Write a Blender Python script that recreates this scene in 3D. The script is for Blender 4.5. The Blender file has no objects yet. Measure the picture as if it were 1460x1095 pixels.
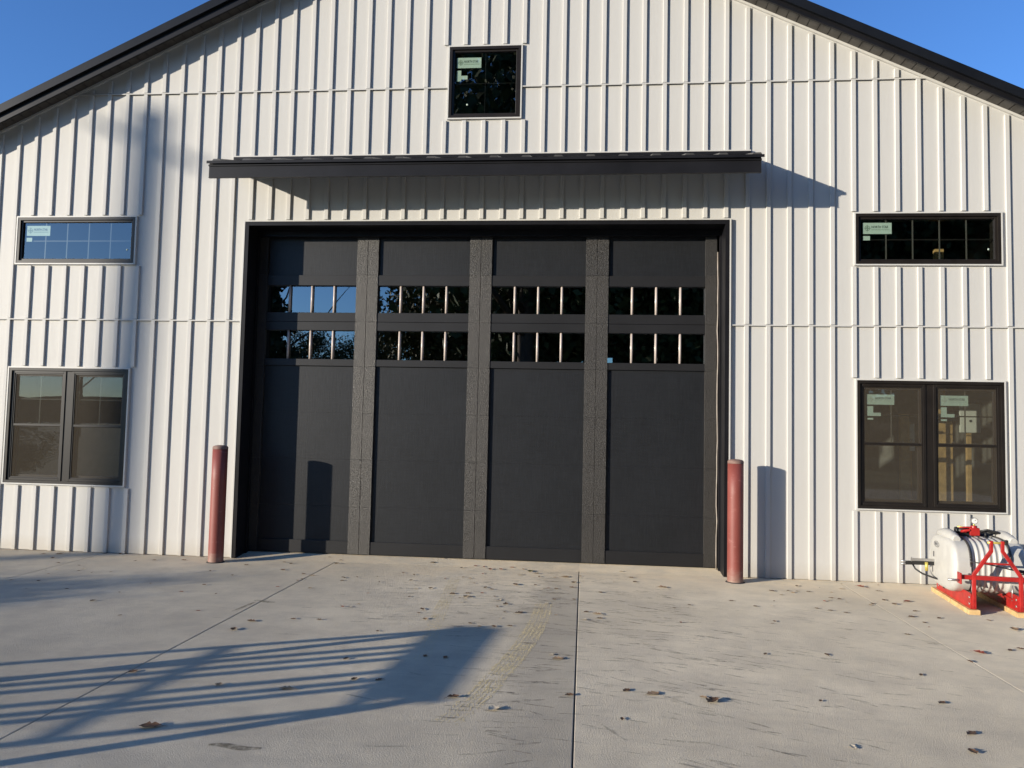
import bpy, math, random
import numpy as np
from mathutils import Vector, Matrix

random.seed(7)
sc = bpy.context.scene
COL = sc.collection

# ------------------------------------------------------------------ camera, sky, sun, exposure
F_PX = 1100.0
CAM = (6.324, -7.685, 1.3767)
RW = ((0.9954444420, 0.0929058397, 0.0214212011),      # camera right
      (0.0158791528, 0.0599865979, -0.9980728734),     # camera down
      (-0.0940117834, 0.9938662450, 0.0582380595))     # camera forward
cd = bpy.data.cameras.new('camera')
cam = bpy.data.objects.new('camera', cd)
COL.objects.link(cam)
cam.matrix_world = Matrix(((RW[0][0], -RW[1][0], -RW[2][0], CAM[0]),
                           (RW[0][1], -RW[1][1], -RW[2][1], CAM[1]),
                           (RW[0][2], -RW[1][2], -RW[2][2], CAM[2]),
                           (0, 0, 0, 1)))
cd.sensor_fit = 'HORIZONTAL'
cd.sensor_width = 36.0
cd.lens = F_PX / 1460.0 * 36.0
cd.clip_start = 0.05
cd.clip_end = 3000.0
sc.camera = cam

SUN_EL = math.radians(9.5)
SUN_A = math.radians(57.2)               # from the wall normal, towards the left
SUNDIR = Vector((math.sin(SUN_A) * math.cos(SUN_EL), math.cos(SUN_A) * math.cos(SUN_EL), -math.sin(SUN_EL)))
world = bpy.data.worlds.new('World')
sc.world = world
world.use_nodes = True
wn = world.node_tree.nodes
wl = world.node_tree.links
sky = wn.new('ShaderNodeTexSky')
sky.sky_type = 'NISHITA'
sky.sun_disc = False
sky.sun_elevation = SUN_EL
sky.sun_rotation = math.radians(180.0 + 57.2)
sky.altitude = 200.0
sky.air_density = 1.0
sky.dust_density = 0.4
sky.ozone_density = 2.5
bg = wn['Background']
bg.inputs['Strength'].default_value = 0.118
wb = wn.new('ShaderNodeMix')                # the camera's white balance, set for the warm low sun, turns the whole sky bluer
wb.data_type = 'RGBA'
wb.blend_type = 'MULTIPLY'
wb.inputs[0].default_value = 1.0
wb.inputs[7].default_value = (0.68, 1.02, 1.58, 1.0)
wl.new(sky.outputs[0], wb.inputs[6])
wl.new(wb.outputs[2], bg.inputs['Color'])
sl = bpy.data.lights.new('sun', 'SUN')
sl.energy = 5.0
sl.angle = math.radians(0.53)
sl.color = (1.0, 0.90, 0.75)
so = bpy.data.objects.new('sun', sl)
COL.objects.link(so)
so.rotation_euler = SUNDIR.to_track_quat('-Z', 'Y').to_euler()
sc.view_settings.view_transform = 'Standard'
sc.view_settings.look = 'None'
sc.view_settings.gamma = 1.0
sc.view_settings.use_curve_mapping = False
sc.view_settings.exposure = 0.47

def ray(x, y):
    u = (x - 730.0) / F_PX
    v = (y - 547.5) / F_PX
    return [u * RW[0][k] + v * RW[1][k] + RW[2][k] for k in range(3)]
def G(x, y, z=0.0):                       # photo pixel -> point on the ground
    d = ray(x, y)
    t = (z - CAM[2]) / d[2]
    return (CAM[0] + t * d[0], CAM[1] + t * d[1], z)

# ------------------------------------------------------------------ materials
MAT = {}
def nt(name):
    m = bpy.data.materials.new(name)
    m.use_nodes = True
    MAT[name] = m
    return m, m.node_tree.nodes, m.node_tree.links
def val(n, v):
    n.default_value = v
def noise(N, L, scale, detail=4.0, rough=0.55, vec=None):
    t = N.new('ShaderNodeTexNoise')
    t.inputs['Scale'].default_value = scale
    t.inputs['Detail'].default_value = detail
    t.inputs['Roughness'].default_value = rough
    if vec is not None:
        L.new(vec, t.inputs['Vector'])
    return t.outputs['Fac']
def ramp(N, L, fac, a, b, ca=(0, 0, 0, 1), cb=(1, 1, 1, 1)):
    r = N.new('ShaderNodeValToRGB')
    r.color_ramp.elements[0].position = a
    r.color_ramp.elements[1].position = b
    r.color_ramp.elements[0].color = ca
    r.color_ramp.elements[1].color = cb
    L.new(fac, r.inputs['Fac'])
    return r.outputs['Color']
def mix(N, L, fac, a, b, mode='MIX'):
    m = N.new('ShaderNodeMix')
    m.data_type = 'RGBA'
    m.blend_type = mode
    for sock, v in ((0, fac), (6, a), (7, b)):
        if hasattr(v, 'links'):
            L.new(v, m.inputs[sock])
        else:
            m.inputs[sock].default_value = v
    return m.outputs[2]
def pos(N):
    return N.new('ShaderNodeNewGeometry').outputs['Position']
def mapping(N, L, vec, scale, rot=(0, 0, 0)):
    m = N.new('ShaderNodeMapping')
    m.inputs['Scale'].default_value = scale
    m.inputs['Rotation'].default_value = rot
    L.new(vec, m.inputs['Vector'])
    return m.outputs[0]
def bump(N, L, h, strength, dist, bsdf):
    b = N.new('ShaderNodeBump')
    b.inputs['Strength'].default_value = strength
    b.inputs['Distance'].default_value = dist
    L.new(h, b.inputs['Height'])
    L.new(b.outputs[0], bsdf.inputs['Normal'])
def c4(c):
    return (c[0], c[1], c[2], 1.0)
def simple(name, col, rough=0.5, metal=0.0, spec=0.5, var=0.12, vscale=6.0, bs=0.0, bscale=60.0, drough=0.0):
    m, N, L = nt(name)
    b = N['Principled BSDF']
    b.inputs['Roughness'].default_value = rough
    b.inputs['Metallic'].default_value = metal
    b.inputs['Specular IOR Level'].default_value = spec
    b.inputs['Diffuse Roughness'].default_value = drough
    p = pos(N)
    f = noise(N, L, vscale, 5.0, 0.6, p)
    lo = tuple(v * (1 - var) for v in col)
    hi = tuple(min(1.0, v * (1 + var)) for v in col)
    L.new(ramp(N, L, f, 0.3, 0.7, c4(lo), c4(hi)), b.inputs['Base Color'])
    if bs:
        bump(N, L, noise(N, L, bscale, 3.0, 0.6, p), bs, 0.002, b)
    return m

# white painted siding: faint vertical weathering and a little grime near the base
m, N, L = nt('siding')
b = N['Principled BSDF']
p = pos(N)
f1 = noise(N, L, 1.0, 5.0, 0.6, mapping(N, L, p, (6.0, 1.0, 0.5)))
f2 = noise(N, L, 1.3, 4.0, 0.6, p)
cc = mix(N, L, f1, (0.515, 0.507, 0.48, 1), (0.555, 0.546, 0.517, 1))
cc = mix(N, L, ramp(N, L, f2, 0.45, 0.8, (0, 0, 0, 1), (0.35, 0.35, 0.35, 1)), cc, (0.49, 0.481, 0.455, 1))
sz = N.new('ShaderNodeSeparateXYZ'); L.new(p, sz.inputs[0])
spl = N.new('ShaderNodeMath'); spl.operation = 'MULTIPLY_ADD'; L.new(noise(N, L, 5.0, 5.0, 0.65, p), spl.inputs[0]); spl.inputs[1].default_value = -0.22; L.new(sz.outputs[2], spl.inputs[2])
sgr = N.new('ShaderNodeMapRange'); L.new(spl.outputs[0], sgr.inputs['Value']); sgr.inputs['From Min'].default_value = -0.10; sgr.inputs['From Max'].default_value = 0.06; sgr.inputs['To Min'].default_value = 0.5; sgr.inputs['To Max'].default_value = 0.0
cc = mix(N, L, sgr.outputs[0], cc, (0.40, 0.36, 0.29, 1))
sp = noise(N, L, 38.0, 2.0, 0.5, p)
cc = mix(N, L, ramp(N, L, sp, 0.76, 0.80, (0, 0, 0, 1), (0.35, 0.35, 0.35, 1)), cc, (0.45, 0.38, 0.30, 1))
L.new(cc, b.inputs['Base Color'])
b.inputs['Roughness'].default_value = 0.5
b.inputs['Specular IOR Level'].default_value = 0.3
bump(N, L, noise(N, L, 1.0, 4.0, 0.6, mapping(N, L, p, (25.0, 25.0, 4.0))), 0.25, 0.004, b)

simple('white_trim', (0.56, 0.55, 0.515), 0.4, var=0.04)
simple('black_trim', (0.010, 0.010, 0.012), 0.40, spec=0.22, var=0.3, vscale=3.0, bs=0.1, bscale=20)
simple('roof_metal', (0.009, 0.010, 0.012), 0.36, spec=0.22, var=0.3, vscale=2.0)
simple('awning_metal', (0.012, 0.012, 0.014), 0.42, spec=0.25, var=0.3, vscale=2.0)
simple('rib_metal', (0.06, 0.058, 0.055), 0.4, var=0.3, vscale=5.0)
simple('soffit', (0.055, 0.049, 0.043), 0.45, var=0.25, vscale=4.0)
simple('bronze_frame', (0.016, 0.013, 0.011), 0.36, spec=0.4, var=0.25, vscale=5.0)
simple('grille', (0.10, 0.09, 0.08), 0.35, var=0.1)
simple('grille_dark', (0.035, 0.04, 0.045), 0.35, var=0.1)
simple('muntin', (0.55, 0.47, 0.42), 0.3, var=0.1)
simple('seal_vinyl', (0.30, 0.26, 0.22), 0.5, var=0.3, vscale=9.0)
simple('interior', (0.16, 0.15, 0.14), 0.8, var=0.15)
simple('interior_floor', (0.25, 0.24, 0.23), 0.6, var=0.15)
simple('lumber', (0.50, 0.31, 0.13), 0.7, var=0.25, vscale=14.0)
simple('white_board', (0.75, 0.74, 0.68), 0.6, var=0.05)
simple('sticker_paper', (0.48, 0.57, 0.49), 0.6, var=0.04)
simple('sticker_ink', (0.03, 0.045, 0.04), 0.6, var=0.02)
simple('logo_ink', (0.20, 0.26, 0.20), 0.6, var=0.02)
simple('poly_tank', (0.47, 0.46, 0.425), 0.42, var=0.09, vscale=7.0, bs=0.12, bscale=18.0)
MAT['poly_tank'].node_tree.nodes['Principled BSDF'].inputs['Subsurface Weight'].default_value = 0.15
MAT['poly_tank'].node_tree.nodes['Principled BSDF'].inputs['Subsurface Radius'].default_value = (0.05, 0.05, 0.04)
simple('red_paint', (0.38, 0.020, 0.017), 0.34, var=0.3, vscale=14.0, bs=0.1, bscale=30.0)
simple('black_rubber', (0.015, 0.015, 0.015), 0.5, var=0.2)
simple('strap', (0.055, 0.05, 0.045), 0.45, var=0.2)
simple('steel', (0.42, 0.41, 0.39), 0.35, metal=0.7, var=0.2, vscale=20.0)
simple('brass', (0.65, 0.52, 0.12), 0.35, metal=0.4, var=0.15)
simple('gauge_face', (0.7, 0.7, 0.66), 0.3, var=0.03)
simple('runner_wood', (0.60, 0.40, 0.18), 0.7, var=0.3, vscale=18.0, bs=0.3, bscale=40)
simple('dark_ink', (0.06, 0.06, 0.07), 0.5, var=0.05)
simple('leaf_brown', (0.13, 0.065, 0.03), 0.7, var=0.4, vscale=40.0)
simple('leaf_tan', (0.36, 0.23, 0.12), 0.7, var=0.35, vscale=40.0)
simple('leaf_red', (0.26, 0.06, 0.03), 0.7, var=0.35, vscale=40.0)
simple('leaf_pale', (0.62, 0.52, 0.36), 0.7, var=0.2, vscale=40.0)
simple('leaf_green', (0.13, 0.12, 0.03), 0.7, var=0.3, vscale=40.0)
simple('bark', (0.09, 0.065, 0.05), 0.9, var=0.4, vscale=6.0)
simple('foliage_dark', (0.035, 0.055, 0.022), 0.7, var=0.5, vscale=1.3)
simple('foliage_autumn', (0.10, 0.095, 0.03), 0.7, var=0.5, vscale=1.1)
simple('foliage_mid', (0.055, 0.08, 0.025), 0.7, var=0.5, vscale=1.2)
simple('hill_wood', (0.06, 0.055, 0.04), 0.9, var=0.4, vscale=0.05)
simple('grass', (0.09, 0.10, 0.04), 0.9, var=0.4, vscale=0.8)
simple('pole_wood', (0.12, 0.09, 0.065), 0.85, var=0.3)
simple('caster_steel', (0.03, 0.03, 0.03), 0.5, var=0.2)
simple('joint_dark', (0.03, 0.028, 0.026), 0.9, var=0.2)

# concrete: broom grain, blotches, fine aggregate
m, N, L = nt('concrete')
b = N['Principled BSDF']
p = pos(N)
big = noise(N, L, 0.55, 5.0, 0.6, p)
mid = noise(N, L, 3.2, 6.0, 0.65, p)
fine = noise(N, L, 140.0, 3.0, 0.7, p)
swirl = noise(N, L, 1.0, 6.0, 0.7, mapping(N, L, p, (1.6, 9.0, 1.0), (0, 0, 0.25)))
cc = mix(N, L, ramp(N, L, big, 0.3, 0.7), (0.55, 0.483, 0.362, 1), (0.77, 0.68, 0.515, 1))
cc = mix(N, L, ramp(N, L, mid, 0.40, 0.72, (0, 0, 0, 1), (0.75, 0.75, 0.75, 1)), cc, (0.47, 0.415, 0.325, 1))
cc = mix(N, L, ramp(N, L, swirl, 0.50, 0.85, (0, 0, 0, 1), (0.32, 0.32, 0.32, 1)), cc, (0.33, 0.30, 0.245, 1))
cc = mix(N, L, ramp(N, L, fine, 0.35, 0.65, (0.0, 0.0, 0.0, 1), (0.22, 0.22, 0.22, 1)), cc, (0.28, 0.25, 0.20, 1))
# darker worn band beside the centre joint
sx = N.new('ShaderNodeSeparateXYZ'); L.new(p, sx.inputs[0])
wob = N.new('ShaderNodeMath'); wob.operation = 'MULTIPLY_ADD'; L.new(noise(N, L, 1.6, 4.0, 0.6, p), wob.inputs[0]); wob.inputs[1].default_value = 0.30; L.new(sx.outputs[0], wob.inputs[2])
band = N.new('ShaderNodeMapRange'); band.interpolation_type = 'SMOOTHSTEP'; L.new(wob.outputs[0], band.inputs['Value'])
band.inputs['From Min'].default_value = 5.95; band.inputs['From Max'].default_value = 6.22; band.inputs['To Max'].default_value = 0.42
lim = N.new('ShaderNodeMath'); lim.operation = 'LESS_THAN'; L.new(sx.outputs[0], lim.inputs[0]); lim.inputs[1].default_value = 6.298
bm_ = N.new('ShaderNodeMath'); bm_.operation = 'MULTIPLY'; L.new(band.outputs[0], bm_.inputs[0]); L.new(lim.outputs[0], bm_.inputs[1])
cc = mix(N, L, bm_.outputs[0], cc, (0.27, 0.245, 0.20, 1))
sand = N.new('ShaderNodeMapRange'); sand.interpolation_type = 'SMOOTHSTEP'; L.new(sx.outputs[1], sand.inputs['Value'])
sand.inputs['From Min'].default_value = -1.3; sand.inputs['From Max'].default_value = 0.1; sand.inputs['To Max'].default_value = 0.9
sm_ = N.new('ShaderNodeMath'); sm_.operation = 'MULTIPLY'; L.new(sand.outputs[0], sm_.inputs[0]); L.new(ramp(N, L, noise(N, L, 2.2, 6.0, 0.7, p), 0.35, 0.65), sm_.inputs[1])
cc = mix(N, L, sm_.outputs[0], cc, (0.70, 0.58, 0.40, 1))
L.new(cc, b.inputs['Base Color'])
b.inputs['Roughness'].default_value = 0.85
b.inputs['Diffuse Roughness'].default_value = 0.8
b.inputs['Specular IOR Level'].default_value = 0.25
hsum = N.new('ShaderNodeMath'); hsum.operation = 'MULTIPLY_ADD'
L.new(noise(N, L, 16.0, 5.0, 0.6, p), hsum.inputs[0])
hsum.inputs[1].default_value = 0.35
L.new(noise(N, L, 130.0, 4.0, 0.75, p), hsum.inputs[2])
bump(N, L, hsum.outputs[0], 0.9, 0.009, b)

# embossed steel door skins
def door_mat(name, col, rough, kind):
    m, N, L = nt(name)
    b = N['Principled BSDF']
    p = pos(N)
    if kind == 'linen':
        h1 = noise(N, L, 1.0, 3.0, 0.6, mapping(N, L, p, (120.0, 1.0, 7.0)))
        h2 = noise(N, L, 1.0, 3.0, 0.6, mapping(N, L, p, (7.0, 1.0, 120.0)))
        a = N.new('ShaderNodeMath'); a.operation = 'ADD'
        L.new(h1, a.inputs[0]); L.new(h2, a.inputs[1])
        h = a.outputs[0]; st, di = 0.32, 0.002
    elif kind == 'pebble':
        v = N.new('ShaderNodeTexVoronoi')
        v.inputs['Scale'].default_value = 140.0
        L.new(p, v.inputs['Vector'])
        a = N.new('ShaderNodeMath'); a.operation = 'ADD'
        L.new(v.outputs['Distance'], a.inputs[0])
        L.new(noise(N, L, 1.0, 3.0, 0.6, mapping(N, L, p, (60.0, 1.0, 220.0))), a.inputs[1])
        h = a.outputs[0]; st, di = 0.62, 0.004
    else:
        h = noise(N, L, 1.0, 3.0, 0.6, mapping(N, L, p, (8.0, 1.0, 110.0))); st, di = 0.15, 0.002
    fv = noise(N, L, 2.0, 5.0, 0.6, p)
    bc = ramp(N, L, fv, 0.3, 0.7, c4([q * 0.82 for q in col]), c4([q * 1.18 for q in col]))
    if kind == 'linen':
        bc = mix(N, L, ramp(N, L, h1, 0.45, 0.75, (0, 0, 0, 1), (0.5, 0.5, 0.5, 1)), bc, c4([q * 1.9 for q in col]))
        bc = mix(N, L, ramp(N, L, h2, 0.45, 0.75, (0, 0, 0, 1), (0.4, 0.4, 0.4, 1)), bc, c4([q * 0.4 for q in col]))
    elif kind == 'pebble':
        bc = mix(N, L, ramp(N, L, v.outputs['Distance'], 0.25, 0.75, (0, 0, 0, 1), (0.7, 0.7, 0.7, 1)), bc, c4([q * 0.4 for q in col]))  # sheen on the embossing imitated by speckle in the base colour
    L.new(bc, b.inputs['Base Color'])
    b.inputs['Roughness'].default_value = rough
    b.inputs['Specular IOR Level'].default_value = 0.58 if kind == 'pebble' else 0.45
    bump(N, L, h, st, di, b)
    return m
door_mat('door_panel', (0.011, 0.012, 0.014), 0.45, 'linen')
door_mat('door_rail', (0.014, 0.014, 0.015), 0.45, 'grain')
door_mat('door_stile', (0.044, 0.040, 0.035), 0.42, 'pebble')
door_mat('door_stile_top', (0.032, 0.030, 0.028), 0.42, 'pebble')

def glass_mat(name, base, tint):
    m, N, L = nt(name)
    for n in list(N):
        if n.type == 'BSDF_PRINCIPLED':
            N.remove(n)
    out = [n for n in N if n.type == 'OUTPUT_MATERIAL'][0]
    tr = N.new('ShaderNodeBsdfTransparent'); tr.inputs[0].default_value = c4(tint)
    gl = N.new('ShaderNodeBsdfGlossy'); gl.inputs['Roughness'].default_value = 0.0
    gl.inputs['Color'].default_value = (0.95, 0.98, 1.0, 1)
    lw = N.new('ShaderNodeLayerWeight'); lw.inputs['Blend'].default_value = 0.5
    fr = N.new('ShaderNodeMath'); fr.operation = 'POWER'; fr.inputs[1].default_value = 5.0
    L.new(lw.outputs['Facing'], fr.inputs[0])
    mp = N.new('ShaderNodeMapRange')
    mp.inputs['To Min'].default_value = base
    L.new(fr.outputs[0], mp.inputs['Value'])
    bn = N.new('ShaderNodeBump'); bn.inputs['Strength'].default_value = 0.03; bn.inputs['Distance'].default_value = 0.01
    L.new(noise(N, L, 2.5, 1.0, 0.4, pos(N)), bn.inputs['Height'])
    L.new(bn.outputs[0], gl.inputs['Normal'])
    ms = N.new('ShaderNodeMixShader')
    L.new(mp.outputs[0], ms.inputs[0])
    L.new(tr.outputs[0], ms.inputs[1])
    L.new(gl.outputs[0], ms.inputs[2])
    L.new(ms.outputs[0], out.inputs['Surface'])
glass_mat('glass', 0.17, (0.80, 0.86, 0.82))
glass_mat('door_glass', 0.26, (0.50, 0.53, 0.50))

def veil_mat(name, col, alpha, nscale=None, lo=0.4, hi=0.6):
    m, N, L = nt(name)
    b = N['Principled BSDF']
    b.inputs['Base Color'].default_value = c4(col)
    b.inputs['Roughness'].default_value = 0.9
    b.inputs['Specular IOR Level'].default_value = 0.1
    if nscale:
        r = ramp(N, L, noise(N, L, nscale, 4.0, 0.6, pos(N)), lo, hi, (0, 0, 0, 1), (alpha, alpha, alpha, 1))
        L.new(r, b.inputs['Alpha'])
    else:
        b.inputs['Alpha'].default_value = alpha
veil_mat('insect_screen', (0.145, 0.122, 0.092), 0.27)
veil_mat('scuff_rubber', (0.10, 0.092, 0.08), 0.36, 22.0, 0.36, 0.66)
simple('sand_dust', (0.64, 0.53, 0.31), 0.9, spec=0.1, var=0.2, vscale=30.0, bs=0.9, bscale=120.0, drough=0.6)
veil_mat('oil_stain', (0.10, 0.085, 0.05), 0.5, 30.0, 0.3, 0.6)

# faded red bollard paint
m, N, L = nt('bollard_paint')
b = N['Principled BSDF']
p = pos(N)
f1 = noise(N, L, 5.0, 6.0, 0.65, mapping(N, L, p, (1, 1, 0.35)))
cc = mix(N, L, ramp(N, L, f1, 0.3, 0.75), (0.175, 0.036, 0.027, 1), (0.26, 0.070, 0.054, 1))
f2 = noise(N, L, 28.0, 4.0, 0.7, p)
cc = mix(N, L, ramp(N, L, f2, 0.63, 0.72, (0, 0, 0, 1), (0.5, 0.5, 0.5, 1)), cc, (0.33, 0.19, 0.15, 1))
f3 = noise(N, L, 9.0, 5.0, 0.7, mapping(N, L, p, (1.0, 1.0, 3.0)))
cc = mix(N, L, ramp(N, L, f3, 0.60, 0.68, (0, 0, 0, 1), (0.55, 0.55, 0.55, 1)), cc, (0.36, 0.16, 0.13, 1))
zz_ = N.new('ShaderNodeSeparateXYZ'); L.new(p, zz_.inputs[0])
ft = N.new('ShaderNodeMath'); ft.operation = 'MULTIPLY_ADD'; L.new(f3, ft.inputs[0]); ft.inputs[1].default_value = -0.25; L.new(zz_.outputs[2], ft.inputs[2])
fr_ = N.new('ShaderNodeMapRange'); L.new(ft.outputs[0], fr_.inputs['Value']); fr_.inputs['From Min'].default_value = -0.12; fr_.inputs['From Max'].default_value = 0.0; fr_.inputs['To Min'].default_value = 0.7; fr_.inputs['To Max'].default_value = 0.0
cc = mix(N, L, fr_.outputs[0], cc, (0.30, 0.22, 0.17, 1))
L.new(cc, b.inputs['Base Color'])
b.inputs['Roughness'].default_value = 0.55
bump(N, L, f2, 0.15, 0.003, b)
simple('bollard_cap', (0.21, 0.13, 0.105), 0.8, var=0.3, vscale=25.0)

# ------------------------------------------------------------------ mesh helpers
class MB:
    def __init__(s):
        s.v = []; s.f = []; s.mi = []; s.sm = []
    def face(s, pts, mi=0, sm=False):
        i = len(s.v); s.v += [tuple(q) for q in pts]
        s.f.append(tuple(range(i, i + len(pts)))); s.mi.append(mi); s.sm.append(sm)
    def box(s, x0, x1, y0, y1, z0, z1, mi=0):
        i = len(s.v)
        s.v += [(x0, y0, z0), (x1, y0, z0), (x1, y1, z0), (x0, y1, z0), (x0, y0, z1), (x1, y0, z1), (x1, y1, z1), (x0, y1, z1)]
        for q in ((0, 3, 2, 1), (4, 5, 6, 7), (0, 1, 5, 4), (1, 2, 6, 5), (2, 3, 7, 6), (3, 0, 4, 7)):
            s.f.append(tuple(i + k for k in q)); s.mi.append(mi); s.sm.append(False)
    def prism(s, poly, y0, y1, mi=0):           # polygon in XZ extruded along Y (counter-clockwise seen from -Y)
        n = len(poly); i = len(s.v)
        s.v += [(a, y0, c) for a, c in poly] + [(a, y1, c) for a, c in poly]
        s.f.append(tuple(i + k for k in range(n))); s.mi.append(mi); s.sm.append(False)
        s.f.append(tuple(i + n + k for k in reversed(range(n)))); s.mi.append(mi); s.sm.append(False)
        for k in range(n):
            k2 = (k + 1) % n
            s.f.append((i + k2, i + k, i + n + k, i + n + k2)); s.mi.append(mi); s.sm.append(False)
    def bar(s, a, b, w, h, up=(0, 0, 1), mi=0):  # rectangular bar from a to b
        a = Vector(a); b = Vector(b); d = (b - a).normalized(); u = Vector(up)
        sd = d.cross(u).normalized(); u2 = sd.cross(d).normalized()
        i = len(s.v)
        for q in (a, b):
            for sx, sz in ((-1, -1), (1, -1), (1, 1), (-1, 1)):
                s.v.append(tuple(q + sd * (sx * w / 2) + u2 * (sz * h / 2)))
        for q in ((3, 2, 1, 0), (4, 5, 6, 7), (0, 1, 5, 4), (1, 2, 6, 5), (2, 3, 7, 6), (3, 0, 4, 7)):
            s.f.append(tuple(i + k for k in q)); s.mi.append(mi); s.sm.append(False)
    def tube(s, pts, r, n=10, mi=0, caps=True):
        pts = [Vector(q) for q in pts]; m_ = len(pts)
        rr = r if isinstance(r, (list, tuple)) else [r] * m_
        ref = Vector((0, 0, 1)); i0 = len(s.v)
        for k, q in enumerate(pts):
            d = (pts[min(k + 1, m_ - 1)] - pts[max(k - 1, 0)]).normalized()
            rf = ref if abs(d.dot(ref)) < 0.95 else Vector((1, 0, 0))
            a = d.cross(rf).normalized(); b2 = d.cross(a).normalized()
            for j in range(n):
                t = 2 * math.pi * j / n
                s.v.append(tuple(q + (a * math.cos(t) + b2 * math.sin(t)) * rr[k]))
        for k in range(m_ - 1):
            for j in range(n):
                j2 = (j + 1) % n
                s.f.append((i0 + k * n + j, i0 + k * n + j2, i0 + (k + 1) * n + j2, i0 + (k + 1) * n + j)); s.mi.append(mi); s.sm.append(True)
        if caps:
            s.f.append(tuple(i0 + j for j in reversed(range(n)))); s.mi.append(mi); s.sm.append(False)
            s.f.append(tuple(i0 + (m_ - 1) * n + j for j in range(n))); s.mi.append(mi); s.sm.append(False)
    def lathe(s, prof, c=(0, 0, 0), n=32, mi=0):  # (r, z) profile round a vertical axis
        i0 = len(s.v)
        for r, z in prof:
            for j in range(n):
                t = 2 * math.pi * j / n
                s.v.append((c[0] + r * math.cos(t), c[1] + r * math.sin(t), c[2] + z))
        for k in range(len(prof) - 1):
            for j in range(n):
                j2 = (j + 1) % n
                s.f.append((i0 + k * n + j, i0 + k * n + j2, i0 + (k + 1) * n + j2, i0 + (k + 1) * n + j)); s.mi.append(mi); s.sm.append(True)
        s.f.append(tuple(i0 + (len(prof) - 1) * n + j for j in range(n))); s.mi.append(mi); s.sm.append(True)
    def mesh(s, name, mats):
        me = bpy.data.meshes.new(name)
        me.from_pydata(s.v, [], s.f)
        for q in (mats if isinstance(mats, (list, tuple)) else [mats]):
            me.materials.append(MAT[q])
        me.polygons.foreach_set('material_index', s.mi)
        me.polygons.foreach_set('use_smooth', s.sm)
        me.update()
        return me
    def build(s, name, mats, parent=None, bevel=0.0):
        return link(name, s.mesh(name, mats), parent, bevel)
def link(name, me, parent=None, bevel=0.0):
    o = bpy.data.objects.new(name, me)
    COL.objects.link(o)
    if parent is not None:
        o.parent = parent
    if bevel:
        bv = o.modifiers.new('bevel', 'BEVEL')
        bv.width = bevel; bv.segments = 2; bv.limit_method = 'ANGLE'
    return o
def tag(o, label=None, cat=None, group=None, kind=None):
    if label: o['label'] = label
    if cat: o['category'] = cat
    if group: o['group'] = group
    if kind: o['kind'] = kind
    return o
def empty(name, loc=(0, 0, 0), rz=0.0, parent=None):
    o = bpy.data.objects.new(name, None)
    COL.objects.link(o)
    o.location = loc; o.rotation_euler = (0, 0, rz)
    o.empty_display_size = 0.2
    if parent is not None: o.parent = parent
    return o
_box_cache = {}
def piece(name, x0, x1, y0, y1, z0, z1, mat, parent, bevel=0.0):
    """box piece sharing mesh data with others of the same size"""
    k = (name, round(x1 - x0, 4), round(y1 - y0, 4), round(z1 - z0, 4), mat)
    if k not in _box_cache:
        mb = MB(); mb.box(0, x1 - x0, 0, y1 - y0, 0, z1 - z0)
        _box_cache[k] = mb.mesh(name, mat)
    o = link(name, _box_cache[k], parent, bevel)
    o.location = (x0, y0, z0)
    return o

# ------------------------------------------------------------------ the setting: ground, apron, hills
mb = MB(); mb.face([(-900, -900, -0.06), (900, -900, -0.06), (900, 900, -0.06), (-900, 900, -0.06)])
tag(mb.build('ground', 'grass'), kind='structure')

XJ = [-3.5, -1.05, 1.40, 3.848, 6.298, 8.735, 11.2, 13.65, 16.1]
YJ = [-13.3, 0.36]
mb = MB(); mb.box(XJ[0], XJ[-1], YJ[0], YJ[-1] - 0.01, -0.16, -0.016)
apron = tag(mb.build('concrete_apron', 'joint_dark'), kind='structure')
for i in range(len(XJ) - 1):
    for j in range(len(YJ) - 1):
        g = 0.0026
        gl_, gr_ = (0.0014 if XJ[i] == 8.735 else g), (0.0014 if XJ[i + 1] == 8.735 else g)
        x0, x1 = XJ[i] + gl_, XJ[i + 1] - gr_
        y0, y1 = YJ[j] + g, YJ[j + 1] - g
        ch = 0.004
        mb = MB()
        lo = [(x0, y0), (x1, y0), (x1, y1), (x0, y1)]
        hi = [(x0 + ch, y0 + ch), (x1 - ch, y0 + ch), (x1 - ch, y1 - ch), (x0 + ch, y1 - ch)]
        mb.face([(a, c, 0.0) for a, c in hi])
        for k in range(4):
            k2 = (k + 1) % 4
            mb.face([(*lo[k], -0.004), (*lo[k2], -0.004), (*hi[k2], 0.0), (*hi[k], 0.0)])
            mb.face([(*lo[k], -0.10), (*lo[k2], -0.10), (*lo[k2], -0.004), (*lo[k], -0.004)])
        mb.build('slab', 'concrete', apron)

mb = MB()
mb.v += [(2.806, -0.02, 0.0006), (7.679, -0.02, 0.0006), (7.679, 0.34, 0.034), (2.806, 0.34, 0.034), (2.806, 0.34, -0.05), (7.679, 0.34, -0.05)]
for q in ((0, 1, 2, 3), (3, 2, 5, 4), (0, 3, 4), (1, 5, 2)): mb.f.append(q); mb.mi.append(0); mb.sm.append(False)
mb.build('threshold', 'concrete', apron)

# far wooded ridge behind the photographer, seen only as a reflection
mb = MB(); rnd = random.Random(3)
ring = []
for k in range(121):
    a = math.radians(150 + k * 2.0)
    R_ = 420 + 30 * math.sin(k * 0.31)
    h = 16 + 5 * math.sin(k * 0.37 + 1) + 3 * math.sin(k * 0.9) + rnd.uniform(-1, 1)
    ring.append((5 + R_ * math.cos(a), R_ * math.sin(a), h))
for k in range(120):
    a, c = ring[k], ring[k + 1]
    mb.face([(a[0], a[1], -1), (c[0], c[1], -1), c, a], sm=True)
    mb.face([a, c, (c[0] * 1.4, c[1] * 1.4, -1), (a[0] * 1.4, a[1] * 1.4, -1)], sm=True)
tag(mb.build('hills', 'hill_wood'), kind='structure')

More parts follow.
